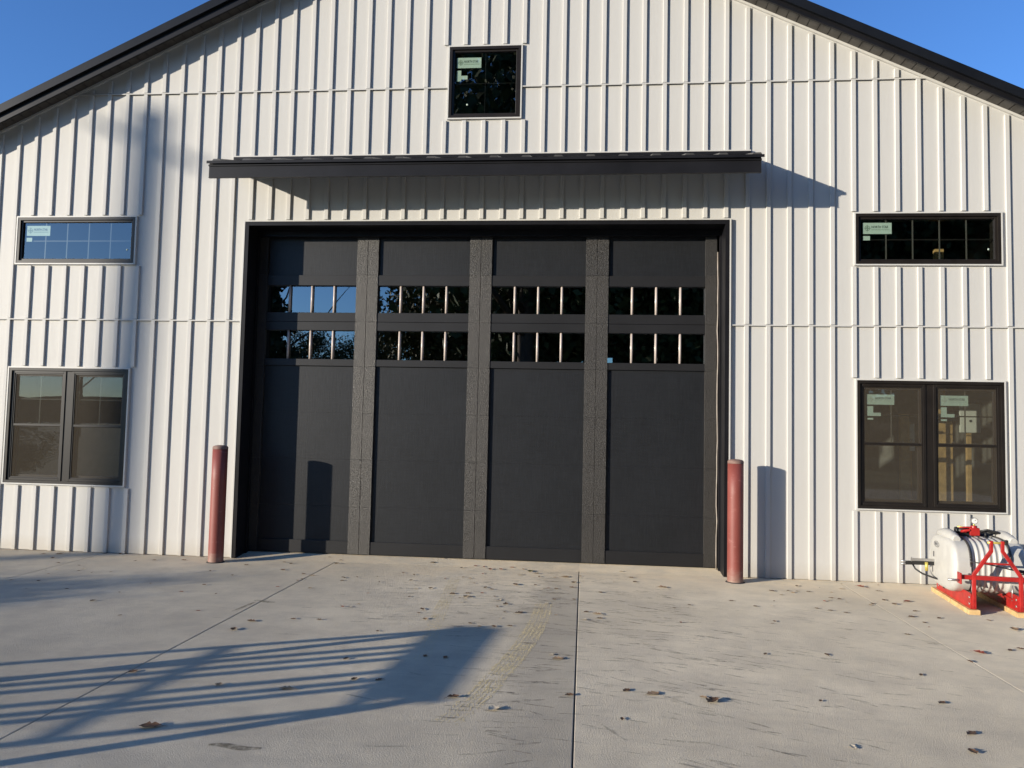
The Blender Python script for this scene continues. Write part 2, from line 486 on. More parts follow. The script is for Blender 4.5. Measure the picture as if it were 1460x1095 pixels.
# ------------------------------------------------------------------ workshop building
S = 0.2032
WX0, WX1 = -1.62, 12.0
RX, RZ, RM = 5.19, 6.95, 0.468
def zs(x): return RZ - RM * abs(x - RX)
bld = tag(empty('workshop_building', (RX, 0, 0)), 'white board and batten workshop with black gabled roof, door and awning', 'building')
def P(o):                                  # parent to the building, keeping world coordinates
    o.parent = bld
    o.matrix_parent_inverse = Matrix.Translation((-RX, 0, 0))
    return o

DX0, DX1, DZ = 2.805, 7.680, 3.440         # clear door opening
OPEN = {'door': (2.765, 7.720, -1.0, 3.480),
        'low_left': (0.218, 1.556, 0.700, 1.916),
        'up_left': (0.218, 1.550, 3.043, 3.538),
        'low_right': (8.924, 10.262, 0.695, 1.916),
        'up_right': (8.917, 10.256, 3.043, 3.538),
        'gable': (4.880, 5.622, 4.556, 5.306)}
COURSE = [(0.006, 2.4384), (2.4384, 4.8768), (4.8768, 7.1)]

# structural wall behind the cladding
mb = MB()
def cells(mb, x0, x1, z0, z1, y0, y1, grow=0.0, out=None):
    xs = {x0, x1}; zz = {z0, z1}
    for a, b_, c, d in OPEN.values():
        for q in (a + grow, b_ - grow):
            if x0 < q < x1: xs.add(q)
        for q in (c + grow, d - grow):
            if z0 < q < z1: zz.add(q)
    if x0 < RX < x1: xs.add(RX)
    for q in list(zz):
        for sg in (-1, 1):
            xc = RX + sg * (RZ - q) / RM
            if x0 < xc < x1: xs.add(xc)
    xs = sorted(xs); zz = sorted(zz); n = 0
    for i in range(len(xs) - 1):
        for j in range(len(zz) - 1):
            xa, xb, za, zb = xs[i], xs[i + 1], zz[j], zz[j + 1]
            xm, zm = (xa + xb) / 2, (za + zb) / 2
            if any(a + grow < xm < b_ - grow and c + grow < zm < d - grow for a, b_, c, d in OPEN.values()): continue
            ta, tb = min(zb, zs(xa)), min(zb, zs(xb))
            if ta <= za + 1e-4 and tb <= za + 1e-4: continue
            poly = [(xa, za), (xb, za)]
            if tb > za + 1e-4: poly.append((xb, tb))
            if ta > za + 1e-4: poly.append((xa, ta))
            if out is None: mb.prism(poly, y0, y1)
            else: out[(i, j)] = poly
            n += 1
    return n
cells(mb, WX0, WX1, 0.0, 7.1, 0.022, 0.16)
front = P(mb.build('front_wall', 'interior'))
nb = 0
for i in range(math.floor(WX0 / S), math.ceil(WX1 / S)):
    x0 = max(WX0, i * S - 0.034); x1 = min(WX1, (i + 1) * S - 0.034)
    if x1 - x0 < 0.01: continue
    for z0, z1 in COURSE:
        out = {}
        cells(None, x0, x1, z0, z1 - 0.004, 0.0, 0.02, 0.0, out)
        while out:                                   # one object for each connected piece of board
            todo = [next(iter(out))]; mb = MB()
            while todo:
                q = todo.pop()
                if q not in out: continue
                mb.prism(out.pop(q), 0.0, 0.02)
                todo += [(q[0] + 1, q[1]), (q[0] - 1, q[1]), (q[0], q[1] + 1), (q[0], q[1] - 1)]
            mb.build('board', 'siding', front)
# battens
BW, BD = 0.043, 0.019
for i in range(math.floor(WX0 / S) + 1, math.floor(WX1 / S) + 1):
    xr = i * S - 0.013; xl = xr - BW; xm = (xl + xr) / 2
    if xl < WX0: continue
    for z0, z1 in COURSE:
        ztop = min(z1, min(zs(xl), zs(xr)) - 0.035)
        segs = [(z0 + (0.012 if z0 > 0.1 else 0.0), ztop - (0.003 if ztop == z1 else 0))]
        for a, b_, c, d in OPEN.values():
            if xr > a - 0.022 and xl < b_ + 0.022:
                out = []
                for s0, s1 in segs:
                    if d + 0.026 <= s0 or c - 0.026 >= s1: out.append((s0, s1)); continue
                    if s0 < c - 0.026: out.append((s0, c - 0.026))
                    if s1 > d + 0.026: out.append((d + 0.026, s1))
                segs = out
        for s0, s1 in segs:
            if s1 - s0 < 0.03: continue
            k = ('batten', round(s1 - s0, 3))
            if k not in _box_cache:
                mb = MB(); h = s1 - s0; e = 0.003
                # batten with eased front arrises
                poly = [(0, 0.0), (0, -BD + e), (e, -BD), (BW - e, -BD), (BW, -BD + e), (BW, 0.0)]
                i0 = len(mb.v)
                for z in (0, h):
                    for a2, c2 in poly: mb.v.append((a2, c2, z))
                for q in range(5):
                    mb.f.append((q, q + 1, q + 7, q + 6)); mb.mi.append(0); mb.sm.append(False)
                mb.f.append((0, 1, 2, 3, 4, 5)[::-1]); mb.mi.append(0); mb.sm.append(False)
                mb.f.append((6, 7, 8, 9, 10, 11)); mb.mi.append(0); mb.sm.append(False)
                _box_cache[k] = mb.mesh('batten', 'siding')
            o = link('batten', _box_cache[k], front)
            o.location = (xl + random.uniform(-0.002, 0.002), -0.0005, s0)
# seam flashing between the courses
for zc in (2.4384, 4.8768):
    lim = (RZ - zc) / RM
    xa, xb = max(WX0, RX - lim + 0.02), min(WX1, RX + lim - 0.02)
    cuts = sorted([(a - 0.02, b_ + 0.02) for a, b_, c, d in OPEN.values() if c < zc < d])
    cur = xa
    for a, b_ in cuts + [(xb, xb)]:
        if a > cur + 0.05:
            mb = MB()
            mb.box(cur, a, -0.0225, 0.004, zc + 0.001, zc + 0.0055)
            mb.box(cur, a, -0.0225, -0.0195, zc - 0.006, zc + 0.001)
            mb.build('seam_flashing', 'siding', front)
        cur = b_
# sloping frieze trim under the soffit
for sg in (-1, 1):
    xe = WX0 if sg < 0 else WX1
    a = Vector((RX, -0.012, RZ - 0.012)); c = Vector((xe, -0.012, zs(xe) - 0.012))
    mb = MB(); mb.bar(a, c, 0.024, 0.022, up=(0, 0, 1)); mb.build('frieze_trim', 'white_trim', front)

# remaining walls, floor and roof
DEPTH = 13.0
mb = MB(); mb.box(WX0, WX0 + 0.14, 0.165, DEPTH, 0.0, zs(WX0) + 0.02); P(mb.build('side_wall', ['interior']))
mb = MB(); mb.box(WX1 - 0.14, WX1, 0.165, DEPTH, 0.0, zs(WX1) + 0.02); P(mb.build('side_wall', ['interior']))
bx0, bx1, bz0, bz1 = 6.78, 7.05, 3.08, 3.34          # small rear window
mb = MB()
for xa, xb, za, zb in ((WX0, bx0, 0, 7.0), (bx1, WX1, 0, 7.0), (bx0, bx1, 0, bz0), (bx0, bx1, bz1, 7.0)):
    xs = sorted({xa, xb} | ({RX} if xa < RX < xb else set()))
    for i in range(len(xs) - 1):
        mb.prism([(xs[i], za), (xs[i + 1], za), (xs[i + 1], min(zb, zs(xs[i + 1]) + 0.03)), (xs[i], min(zb, zs(xs[i]) + 0.03))], DEPTH, DEPTH + 0.14)
P(mb.build('back_wall', 'interior'))
mb = MB(); mb.box(WX0 + 0.14, WX1 - 0.14, 0.365, DEPTH, -0.10, -0.002); P(mb.build('floor', 'interior_floor'))
OV = 0.22
for sg in (-1, 1):
    xe = (WX0 - 0.35) if sg < 0 else (WX1 + 0.35)
    def rp(x, dz): return (x, RZ - RM * abs(x - RX) + dz)
    mb = MB()
    poly = [rp(RX, 0.0235), rp(RX, 0.105), rp(xe, 0.105), rp(xe, 0.0235)]
    if sg < 0: poly = poly[::-1]
    mb.prism(poly[::-1], -OV - 0.012, DEPTH + 0.2)
    rf = P(mb.build('roof', 'roof_metal'))
    mb = MB(); fb = -0.062 if sg < 0 else -0.030
    mb = MB(); poly = [rp(RX, fb), rp(RX, 0.026), rp(xe, 0.026), rp(xe, fb)]
    if sg < 0: poly = poly[::-1]
    mb.prism(poly[::-1], -OV, -OV + 0.022)
    mb.build('fascia', 'black_trim', rf)
    mb = MB(); poly = [rp(RX, 0.022), rp(RX, 0.115), rp(xe, 0.115), rp(xe, 0.022)]
    if sg < 0: poly = poly[::-1]
    mb.prism(poly[::-1], -OV - 0.034, -OV - 0.014)
    mb.build('rake_trim', 'roof_metal', rf)
    # soffit planks running across the overhang
    Lr = abs(xe - RX); pitch = 0.099; nsp = int(Lr / pitch); ang = math.atan(RM)
    mbp = MB(); wd = (pitch - 0.007) / math.cos(ang)
    mbp.box(0, wd, -OV + 0.024, -0.004, 0, 0.008)
    me = mbp.mesh('soffit_plank', 'soffit')
    mbl = MB(); poly = [rp(RX, 0.012), rp(RX, 0.022), rp(xe, 0.022), rp(xe, 0.012)]
    if sg < 0: poly = poly[::-1]
    mbl.prism(poly[::-1], -OV + 0.023, 0.02)
    mbl.build('soffit_backing', 'black_trim', rf)
    for k in range(nsp):
        o = link('soffit_plank', me, rf)
        xx = RX + sg * (k * pitch + (0.0 if sg > 0 else pitch))
        o.location = (xx, 0, zs(xx) + (0.0))
        o.rotation_euler = (0, ang * (1 if sg > 0 else -1), 0)
        o.location.z += random.uniform(0, 0.0015)

# ------------------------------------------------------------------ windows
def text_mesh(txt, size):
    cu = bpy.data.curves.new('t', 'FONT'); cu.body = txt; cu.size = size
    cu.resolution_u = 2; cu.offset = size * 0.018
    o = bpy.data.objects.new('t', cu); COL.objects.link(o)
    dg = bpy.context.evaluated_depsgraph_get()
    me = bpy.data.meshes.new_from_object(o.evaluated_get(dg))
    vs = [tuple(v.co) for v in me.vertices]; fs = [tuple(q.vertices) for q in me.polygons]
    bpy.data.objects.remove(o); bpy.data.curves.remove(cu); bpy.data.meshes.remove(me)
    return vs, fs
def add_text(mb, txt, size, ox, oy, oz, mi, sx=1.0):
    vs, fs = text_mesh(txt, size)
    i = len(mb.v)
    mb.v += [(ox + a * sx, oy, oz + c) for a, c, _ in vs]
    for q in fs:
        mb.f.append(tuple(i + k for k in q)); mb.mi.append(mi); mb.sm.append(False)
def star_sticker(parent, x, z, w, h, y):
    """paper label with a compass-star logo and the maker's name"""
    mb = MB()
    mb.box(x, x + w, y, y + 0.0006, z, z + h, 0)
    yy = y - 0.0006
    cx, cz, r = x + 0.16 * w, z + h * 0.52, h * 0.26
    n = 20
    for k in range(n):
        t0, t1 = 2 * math.pi * k / n, 2 * math.pi * (k + 1) / n
        mb.face([(cx + r * 0.72 * math.cos(t0), yy, cz + r * 0.72 * math.sin(t0)), (cx + r * 0.9 * math.cos(t0), yy, cz + r * 0.9 * math.sin(t0)),
                 (cx + r * 0.9 * math.cos(t1), yy, cz + r * 0.9 * math.sin(t1)), (cx + r * 0.72 * math.cos(t1), yy, cz + r * 0.72 * math.sin(t1))][::-1], 2)
    for k in range(4):
        t = math.pi / 2 * k
        tip = (cx + r * 1.35 * math.cos(t), yy - 0.0002, cz + r * 1.35 * math.sin(t))
        a = (cx + r * 0.32 * math.cos(t + 0.785), yy - 0.0002, cz + r * 0.32 * math.sin(t + 0.785))
        b2 = (cx + r * 0.32 * math.cos(t - 0.785), yy - 0.0002, cz + r * 0.32 * math.sin(t - 0.785))
        mb.face([tip, a, (cx, yy - 0.0002, cz), b2], 2)
    add_text(mb, 'NORTH STAR', h * 0.31, x + 0.30 * w, yy, z + h * 0.52, 1, sx=(0.64 * w) / (h * 0.31 * 6.75))
    zz = z + h * 0.34
    rr = random.Random(11)
    q = x + 0.30 * w
    while q < x + 0.90 * w:
        l = rr.uniform(0.02, 0.055) * w
        mb.box(q, min(q + l, x + 0.92 * w), yy - 0.0001, yy, zz, zz + h * 0.06, 2); q += l + 0.012 * w
    return mb.build('sticker', ['sticker_paper', 'sticker_ink', 'logo_ink'], parent)
def plain_sticker(parent, rects, y):
    mb = MB()
    for x0, x1, z0, z1 in rects: mb.box(x0, x1, y, y + 0.0006, z0, z1, 0)
    return mb.build('sticker', ['sticker_paper', 'sticker_ink'], parent)
def ring(mb, x0, x1, z0, z1, w, y0, y1, mi=0):
    mb.box(x0, x0 + w, y0, y1, z0, z1, mi); mb.box(x1 - w, x1, y0, y1, z0, z1, mi)
    mb.box(x0 + w, x1 - w, y0, y1, z0, z0 + w, mi); mb.box(x0 + w, x1 - w, y0, y1, z1 - w, z1, mi)
def pane(parent, x0, x1, z0, z1, y, mat='glass', name='pane'):
    mb = MB(); mb.face([(x0, y, z0), (x1, y, z0), (x1, y, z1), (x0, y, z1)])
    return mb.build(name, mat, parent)
def window(key, units, label):
    x0, x1, z0, z1 = OPEN[key]
    mb = MB()
    ring(mb, x0, x1, z0, z1, 0.028, -0.022, 0.10)
    if units == 2:
        xm = (x0 + x1) / 2
        mb.box(xm - 0.034, xm + 0.034, 0.0, 0.098, z0 + 0.028, z1 - 0.028)
    w = P(mb.build('window', 'bronze_frame')); w['label'] = label
    t = MB(); ring(t, x0 - 0.014, x1 + 0.014, z0 - 0.014, z1 + 0.014, 0.0135, -0.0255, 0.0); t.build('trim', 'white_trim', w)
    return w
def double_hung(w, x0, x1, z0, z1, stickers):
    f = MB(); ring(f, x0, x1, z0, z1, 0.026, -0.008, 0.07); f.build('unit_frame', 'bronze_frame', w, 0.002)
    x0 += 0.026; x1 -= 0.026; z0 += 0.026; z1 -= 0.026
    zm = z0 + (z1 - z0) * 0.505
    s1 = MB(); ring(s1, x0, x1, zm - 0.018, z1, 0.030, 0.016, 0.036); s1.build('upper_sash', 'bronze_frame', w, 0.002)
    s2 = MB(); ring(s2, x0, x1, z0, zm + 0.018, 0.034, 0.038, 0.060)
    for q in (0.32, 0.66):
        s2.box(x0 + (x1 - x0) * q - 0.022, x0 + (x1 - x0) * q + 0.022, 0.026, 0.042, zm + 0.018, zm + 0.027)
    s2.build('lower_sash', 'bronze_frame', w, 0.002)
    pane(w, x0 + 0.03, x1 - 0.03, zm + 0.012, z1 - 0.03, 0.026)
    pane(w, x0 + 0.034, x1 - 0.034, z0 + 0.034, zm - 0.016, 0.048)
    xm = (x0 + x1) / 2
    for xa, xb, za, zb in ((xm - 0.006, xm + 0.006, zm + 0.012, z1 - 0.03), (x0 + 0.03, x1 - 0.03, (zm + z1) / 2 - 0.006, (zm + z1) / 2 + 0.006)):
        g = MB(); g.box(xa, xb, 0.030 if xb - xa < 0.1 else 0.0305, 0.035, za, zb); g.build('grille_bar', 'grille' if (stickers and xb - xa < 0.1) else 'bronze_frame', w)
    mb = MB(); mb.face([(x0 + 0.004, 0.003, z0 + 0.004), (x1 - 0.004, 0.003, z0 + 0.004), (x1 - 0.004, 0.003, z1 - 0.004), (x0 + 0.004, 0.003, z1 - 0.004)])
    mb.build('insect_screen', 'insect_screen', w)
    sf = MB(); ring(sf, x0 + 0.0005, x1 - 0.0005, z0 + 0.0005, z1 - 0.0005, 0.012, -0.002, 0.009); sf.box(x0 + 0.0125, x1 - 0.0125, -0.001, 0.008, zm - 0.011, zm + 0.011); sf.build('screen_frame', 'bronze_frame', w, 0.001)
    if stickers:
        star_sticker(w, x0 + 0.05, z1 - 0.175, 0.255, 0.098, 0.0265)
        a = x0 + 0.055; c = z1 - 0.285
        plain_sticker(w, [(a, a + 0.055, c, c + 0.095), (a + 0.055, a + 0.125, c, c + 0.032), (a, a + 0.055, c - 0.036, c - 0.018)], 0.0265)
for key, st, lab in (('low_left', False, 'twin bronze double-hung window nearest the pole shadow'), ('low_right', True, 'twin bronze double-hung window with maker stickers above the tank')):
    w = window(key, 2, lab)
    x0, x1, z0, z1 = OPEN[key]; xm = (x0 + x1) / 2
    double_hung(w, x0 + 0.0285, xm - 0.0345, z0 + 0.0285, z1 - 0.0285, st)
    double_hung(w, xm + 0.0345, x1 - 0.0285, z0 + 0.0285, z1 - 0.0285, st)
def fixed(key, cols, label, sticker):
    w = window(key, 1, label)
    x0, x1, z0, z1 = OPEN[key]
    f = MB(); ring(f, x0 + 0.0285, x1 - 0.0285, z0 + 0.0285, z1 - 0.0285, 0.022, -0.006, 0.09); f.build('sash', 'bronze_frame', w, 0.002)
    a, b_, c, d = x0 + 0.0505, x1 - 0.0505, z0 + 0.0505, z1 - 0.0505
    pane(w, a, b_, c, d, 0.012)
    bw_ = 0.006 if cols > 2 else 0.0025
    for k in range(1, cols):
        q = a + (b_ - a) * k / cols
        g = MB(); g.box(q - bw_, q + bw_, 0.020, 0.025, c, d); g.build('grille_bar', 'grille' if key == 'up_right' else ('grille_dark' if key == 'up_left' else 'bronze_frame'), w)
    q = (c + d) / 2
    g = MB(); g.box(a, b_, 0.0205, 0.0245, q - bw_, q + bw_); g.build('grille_bar', 'bronze_frame', w)
    lb = MB(); lb.lathe([(0.010, 0.0), (0.010, 0.001)], (0, 0, 0), 12)
    dot = lb.build('warning_dot', 'sticker_paper', w)
    dot.rotation_euler = (math.pi / 2, 0, 0)
    dot.location = (b_ - 0.05 if cols > 2 else a + 0.14, 0.0115, c + 0.10)
    if sticker == 'wide':
        star_sticker(w, a + 0.028, d - 0.142, 0.27, 0.11, 0.0130)
        plain_sticker(w, [(a + 0.028, a + 0.095, d - 0.205, d - 0.162)], 0.0130)
    else:
        star_sticker(w, a + 0.02, d - 0.16, 0.255, 0.11, 0.0130)
        e = d - 0.30
        plain_sticker(w, [(a + 0.022, a + 0.068, e, e + 0.115), (a + 0.068, a + 0.135, e + 0.02, e + 0.06)], 0.0130)
fixed('up_left', 5, 'wide short fixed window mirroring the blue sky', 'wide')
fixed('up_right', 5, 'wide short fixed window with dark interior', 'wide')
fixed('gable', 2, 'small square window high in the gable', 'square')

# ------------------------------------------------------------------ door surround
mb = MB()
mb.box(OPEN['door'][0], DX0, -0.030, 0.35, 0.004, 3.480)
mb.box(DX1, OPEN['door'][1], -0.030, 0.35, 0.004, 3.480)
mb.box(DX0, DX1, -0.030, 0.35, DZ, 3.480)
sur = P(mb.build('door_surround', 'black_trim'))
a, b_ = OPEN['door'][0], OPEN['door'][1]
mb = MB()
mb.box(a - 0.014, a - 0.0005, -0.034, 0.0, 0.006, 3.4935); mb.box(b_ + 0.0005, b_ + 0.014, -0.034, 0.0, 0.006, 3.4935)
mb.box(a - 0.0005, b_ + 0.0005, -0.034, 0.0, 3.4805, 3.4935)
mb.build('trim', 'white_trim', sur)
# stops and weather seal against the door face
mb = MB()
mb.box(DX0, DX0 + 0.016, 0.19, 0.232, 0.004, DZ); mb.box(DX1 - 0.016, DX1, 0.19, 0.232, 0.004, DZ - 0.062)
mb.box(DX0 + 0.016, DX1, 0.185, 0.232, DZ - 0.062, DZ - 0.001)
mb.build('door_stop', 'black_trim', sur)
for x0, sgn in ((DX1 - 0.016, -1),):
    zz = 0.02
    rr = random.Random(5)
    pts = []
    while zz < DZ - 0.07:
        pts.append((x0 + sgn * (0.006 + rr.uniform(0, 0.008)), 0.236 + rr.uniform(0, 0.006), zz)); zz += 0.16
    mb = MB(); mb.tube(pts, 0.007, 6); mb.build('weather_seal', 'seal_vinyl', sur)

# ------------------------------------------------------------------ overhead door
YP, YR, YS = 0.282, 0.260, 0.252              # faces of panel, rail, stile
SEC = [0.042, 0.530, 1.020, 1.510, 2.003, 2.476, 2.978, 3.46]
PX0, PITCH = 2.789, 1.2148
SW = 0.1165                                     # half stile
BAYS = [(PX0 + k * PITCH + SW, PX0 + (k + 1) * PITCH - SW) for k in range(4)]
W1 = (2.574, 2.866); W2 = (2.076, 2.384)
mb = MB()
for za, zb in ((0.042, W2[0]), (W2[1], W1[0]), (W1[1], 3.44)):
    mb.box(PX0, PX0 + 4 * PITCH, 0.296, 0.345, za, zb)
for za, zb in (W2, W1):
    mb.box(PX0, BAYS[0][0], 0.296, 0.345, za, zb); mb.box(BAYS[3][1], PX0 + 4 * PITCH, 0.296, 0.345, za, zb)
    for k in range(3): mb.box(BAYS[k][1], BAYS[k + 1][0], 0.296, 0.345, za, zb)
door = P(mb.build('garage_door', 'black_trim')); door['label'] = 'wide charcoal overhead door with two rows of lights'
g = 0.0015
for k, (xa, xb) in enumerate(BAYS):
    for i in range(4):
        z0 = 0.170 if i == 0 else SEC[i]
        piece('door_panel', xa, xb, YP, 0.295, z0 + (0 if i == 0 else 0.0004), SEC[i + 1] - 0.0004, 'door_panel', door)
    piece('door_panel', xa, xb, YP, 0.295, SEC[6] + g, 3.44, 'door_panel', door)
    piece('rail', xa, xb, YR, 0.295, 0.042, 0.170, 'door_rail', door, 0.002)
    piece('rail', xa, xb, YR, 0.295, SEC[4] + g, W2[0], 'door_rail', door, 0.002)
    piece('rail', xa, xb, YR, 0.295, W2[1], SEC[5] - g, 'door_rail', door, 0.002)
    piece('rail', xa, xb, YR, 0.295, SEC[5] + g, W1[0], 'door_rail', door, 0.002)
    piece('rail', xa, xb, YR, 0.295, W1[1], SEC[6] - g, 'door_rail', door, 0.002)
    for za, zb in (W2, W1):
        lw = (xb - xa) / 4
        for q in range(4):
            pane(door, xa + q * lw, xa + (q + 1) * lw, za, zb, 0.305, 'door_glass')
            if q:
                mb = MB(); mb.tube([(xa + q * lw, 0.286, za), (xa + q * lw, 0.286, zb)], 0.0125, 10)
                mb.build('muntin', 'muntin', door)
for k in range(5):
    xc = PX0 + k * PITCH
    for sd in (-1, 1):
        if (k == 0 and sd < 0) or (k == 4 and sd > 0): continue
        xa, xb = (xc - SW, xc - 0.002) if sd < 0 else (xc + 0.002, xc + SW)
        for i in range(7):
            piece('stile', xa, xb, YS + random.uniform(0, 0.0008), 0.2955, SEC[i] + (0 if i == 0 else 0.0006), min(SEC[i + 1], 3.44) - 0.0006,
                  'door_stile' if i < 6 else 'door_stile_top', door, 0.0008)
mb = MB(); mb.box(DX0 + 0.001, DX1 - 0.001, 0.270, 0.330, 0.0345, 0.0415); mb.build('bottom_seal', 'black_rubber', door)

# ------------------------------------------------------------------ awning over the door
AX0, AX1, AD = 2.615, 7.905, 0.555
ZW, ZF = 4.122, 3.936
ax0, ax1 = AX0 - 0.012, AX1 + 0.022
sl_ = (ZW - ZF) / 0.585
def az(y): return ZW + sl_ * y
mb = MB()
n0 = len(mb.v)
th = 0.012
mb.v += [(ax0, 0.0, ZW), (ax1, 0.0, ZW), (ax1, -0.585, ZF), (ax0, -0.585, ZF), (ax0, 0.0, ZW - th), (ax1, 0.0, ZW - th), (ax1, -0.585, ZF - th), (ax0, -0.585, ZF - th)]
for q in ((0, 3, 2, 1), (4, 5, 6, 7), (3, 7, 6, 2), (0, 4, 7, 3), (1, 2, 6, 5)):
    mb.f.append(q); mb.mi.append(0); mb.sm.append(False)
aw = P(mb.build('awning', 'awning_metal')); aw['label'] = 'black metal awning with raised ribs over the door'
mb = MB()
mb.box(AX0, AX1, -AD, -AD + 0.02, 3.774, 3.888)
mb.box(AX0 - 0.003, AX1 + 0.003, -AD - 0.010, -AD + 0.02, 3.889, 3.904)
mb.box(AX0, AX1, -AD - 0.004, -AD - 0.0005, 3.774, 3.782)
mb.box(AX0, AX1, -AD + 0.002, -AD + 0.02, 3.9045, 3.934)
mb.build('fascia', 'awning_metal', aw)
mb = MB(); mb.box(ax0, ax1, -0.588, -0.5855, ZF - 0.028, ZF - 0.001); mb.build('drip_edge', 'awning_metal', aw)
for xx in [AX0 + 0.02 + k * (AX1 - AX0 - 0.06) / 6 for k in range(7)]:
    mb = MB(); mb.bar((xx, -0.001, ZW - 0.06), (xx, -AD + 0.021, az(-AD) - 0.052), 0.038, 0.075); mb.build('rafter', 'awning_metal', aw)
k = 0
xx = ax0 + 0.10
while xx < ax1 - 0.05:
    mb = MB(); i0 = 0
    pr = [(-0.044, 0.0005), (-0.032, 0.017), (0.032, 0.017), (0.044, 0.0005)]
    for yy in (-0.586, 0.0):
        for a, c in pr: mb.v.append((a, yy, az(yy) + c))
    for q in range(3): mb.f.append((q, q + 1, q + 5, q + 4)); mb.mi.append(0); mb.sm.append(False)
    mb.f.append((3, 2, 1, 0)); mb.mi.append(0); mb.sm.append(False)
    mb.f.append((4, 5, 6, 7)); mb.mi.append(0); mb.sm.append(False)
    o = mb.build('rib', 'rib_metal', aw); o.location = (xx, 0, 0)
    xx += 0.3035
mb = MB(); mb.box(ax0 + 0.004, ax1 - 0.004, -0.030, -0.0205, ZW + 0.018, 4.170); mb.build('rib_gap_shade', 'awning_metal', aw)  # dark strip added to stand for the shade in the gaps between ribs
mb = MB(); mb.box(ax0 + 0.01, ax1 - 0.005, -0.031, 0.0, 4.1705, 4.182)
mb.build('wall_flashing', 'white_trim', aw)

# ------------------------------------------------------------------ things standing inside
def stud(x, y, z0, z1, label):
    mb = MB(); mb.box(-0.045, 0.045, -0.02, 0.02, 0, z1 - z0)
    mb.box(-0.045, 0.045, -0.021, 0.021, 0.0, 0.012)
    o = mb.build('timber_stud', 'lumber'); o.location = (x, y, z0)
    return tag(o, label, 'timber')
stud(9.935, 0.56, -0.002, 3.33, 'tall timber stud inside behind the high wide window')
stud(10.02, 0.60, -0.002, 1.55, 'short timber stud inside the low window above the tank')
stud(9.59, 0.58, -0.002, 1.62, 'timber stud with a white strip inside the low window')
def white_box(x, y, z0, z1, w, label):
    t = tag(empty('electrical_box', (x, y, 0)), label, 'box')
    mb = MB(); mb.box(-0.02, 0.02, 0.0, 0.04, -0.002, z1 - 0.02); mb.build('post', 'lumber', t)
    mb = MB(); mb.box(-w / 2, w / 2, -0.03, -0.001, z0, z1); mb.build('cover', 'white_board', t, 0.003)
    mb = MB(); mb.tube([(0, -0.034, (z0 + z1) / 2 - 0.03), (0, -0.0305, (z0 + z1) / 2 - 0.03)], 0.014, 10); mb.build('latch', 'dark_ink', t)
white_box(10.235, 0.60, 1.44, 1.735, 0.20, 'white box on a timber post inside the low window')
white_box(9.66, 0.62, 1.24, 1.52, 0.075, 'narrow white box on a timber post inside the low window')

# ------------------------------------------------------------------ bollards
def bollard(x, y, h, label):
    t = tag(empty('bollard', (x, y, 0)), label, 'bollard', 'red bollards guarding the door')
    mb = MB(); r = 0.0735
    mb.lathe([(r, 0.0), (r, h * 0.3), (r, h * 0.7), (r, h - 0.035)], n=40)
    mb.build('post', 'bollard_paint', t)
    mb = MB(); mb.lathe([(r + 0.001, h - 0.034), (r + 0.001, h - 0.015), (r - 0.004, h - 0.006), (r - 0.02, h + 0.001), (r * 0.35, h + 0.006), (0.004, h + 0.007)], n=40)
    mb.build('cap', 'bollard_cap', t)
    mb = MB(); mb.lathe([(r + 0.016, 0.0006), (r + 0.013, 0.004), (r - 0.001, 0.007)], n=40); mb.build('base_sealant', 'joint_dark', t)
    return t
bollard(2.712, -0.26, 1.148, 'red bollard whose shadow falls on the black door')
bollard(7.745, -0.25, 1.133, 'red bollard whose shadow falls on the white siding')

# ------------------------------------------------------------------ skid sprayer
spr = tag(empty('tank_sprayer', (9.565, -1.225, 0), math.radians(-7.0)), 'white tank sprayer on red three-point frame and wooden runners', 'sprayer')
for x0 in (-0.213, 0.128):
    mb = MB(); mb.box(x0, x0 + 0.085, -0.03, 0.90, 0.0, 0.038); mb.build('runner', 'runner_wood', spr, 0.003)
for sx in (-1, 1):
    x0 = -0.185 if sx < 0 else 0.148
    mb = MB()
    pl = [(0.0, 0.039), (0.84, 0.039), (0.84, 0.125), (0.12, 0.160), (0.02, 0.160), (0.0, 0.15)]
    n = len(pl)
    for xx in (x0, x0 + 0.006):
        mb.v += [(xx, a, c) for a, c in pl]
    mb.f += [tuple(range(n))[::-1], tuple(range(n, 2 * n))]; mb.mi += [0, 0]; mb.sm += [False, False]
    for k in range(n):
        k2 = (k + 1) % n; mb.f.append((k, k2, n + k2, n + k)); mb.mi.append(0); mb.sm.append(False)
    mb.box(x0 - 0.001, x0 + 0.036, 0.0, 0.84, 0.0385, 0.0445)
    sk = mb.build('skid_plate', 'red_paint', spr)
    for yb, zb in ((0.03, 0.075), (0.03, 0.125), (0.78, 0.075), (0.78, 0.105)):
        m2 = MB(); m2.tube([(x0 - 0.006, yb, zb), (x0 - 0.0005, yb, zb)], 0.009, 8); m2.build('bolt', 'steel', sk)
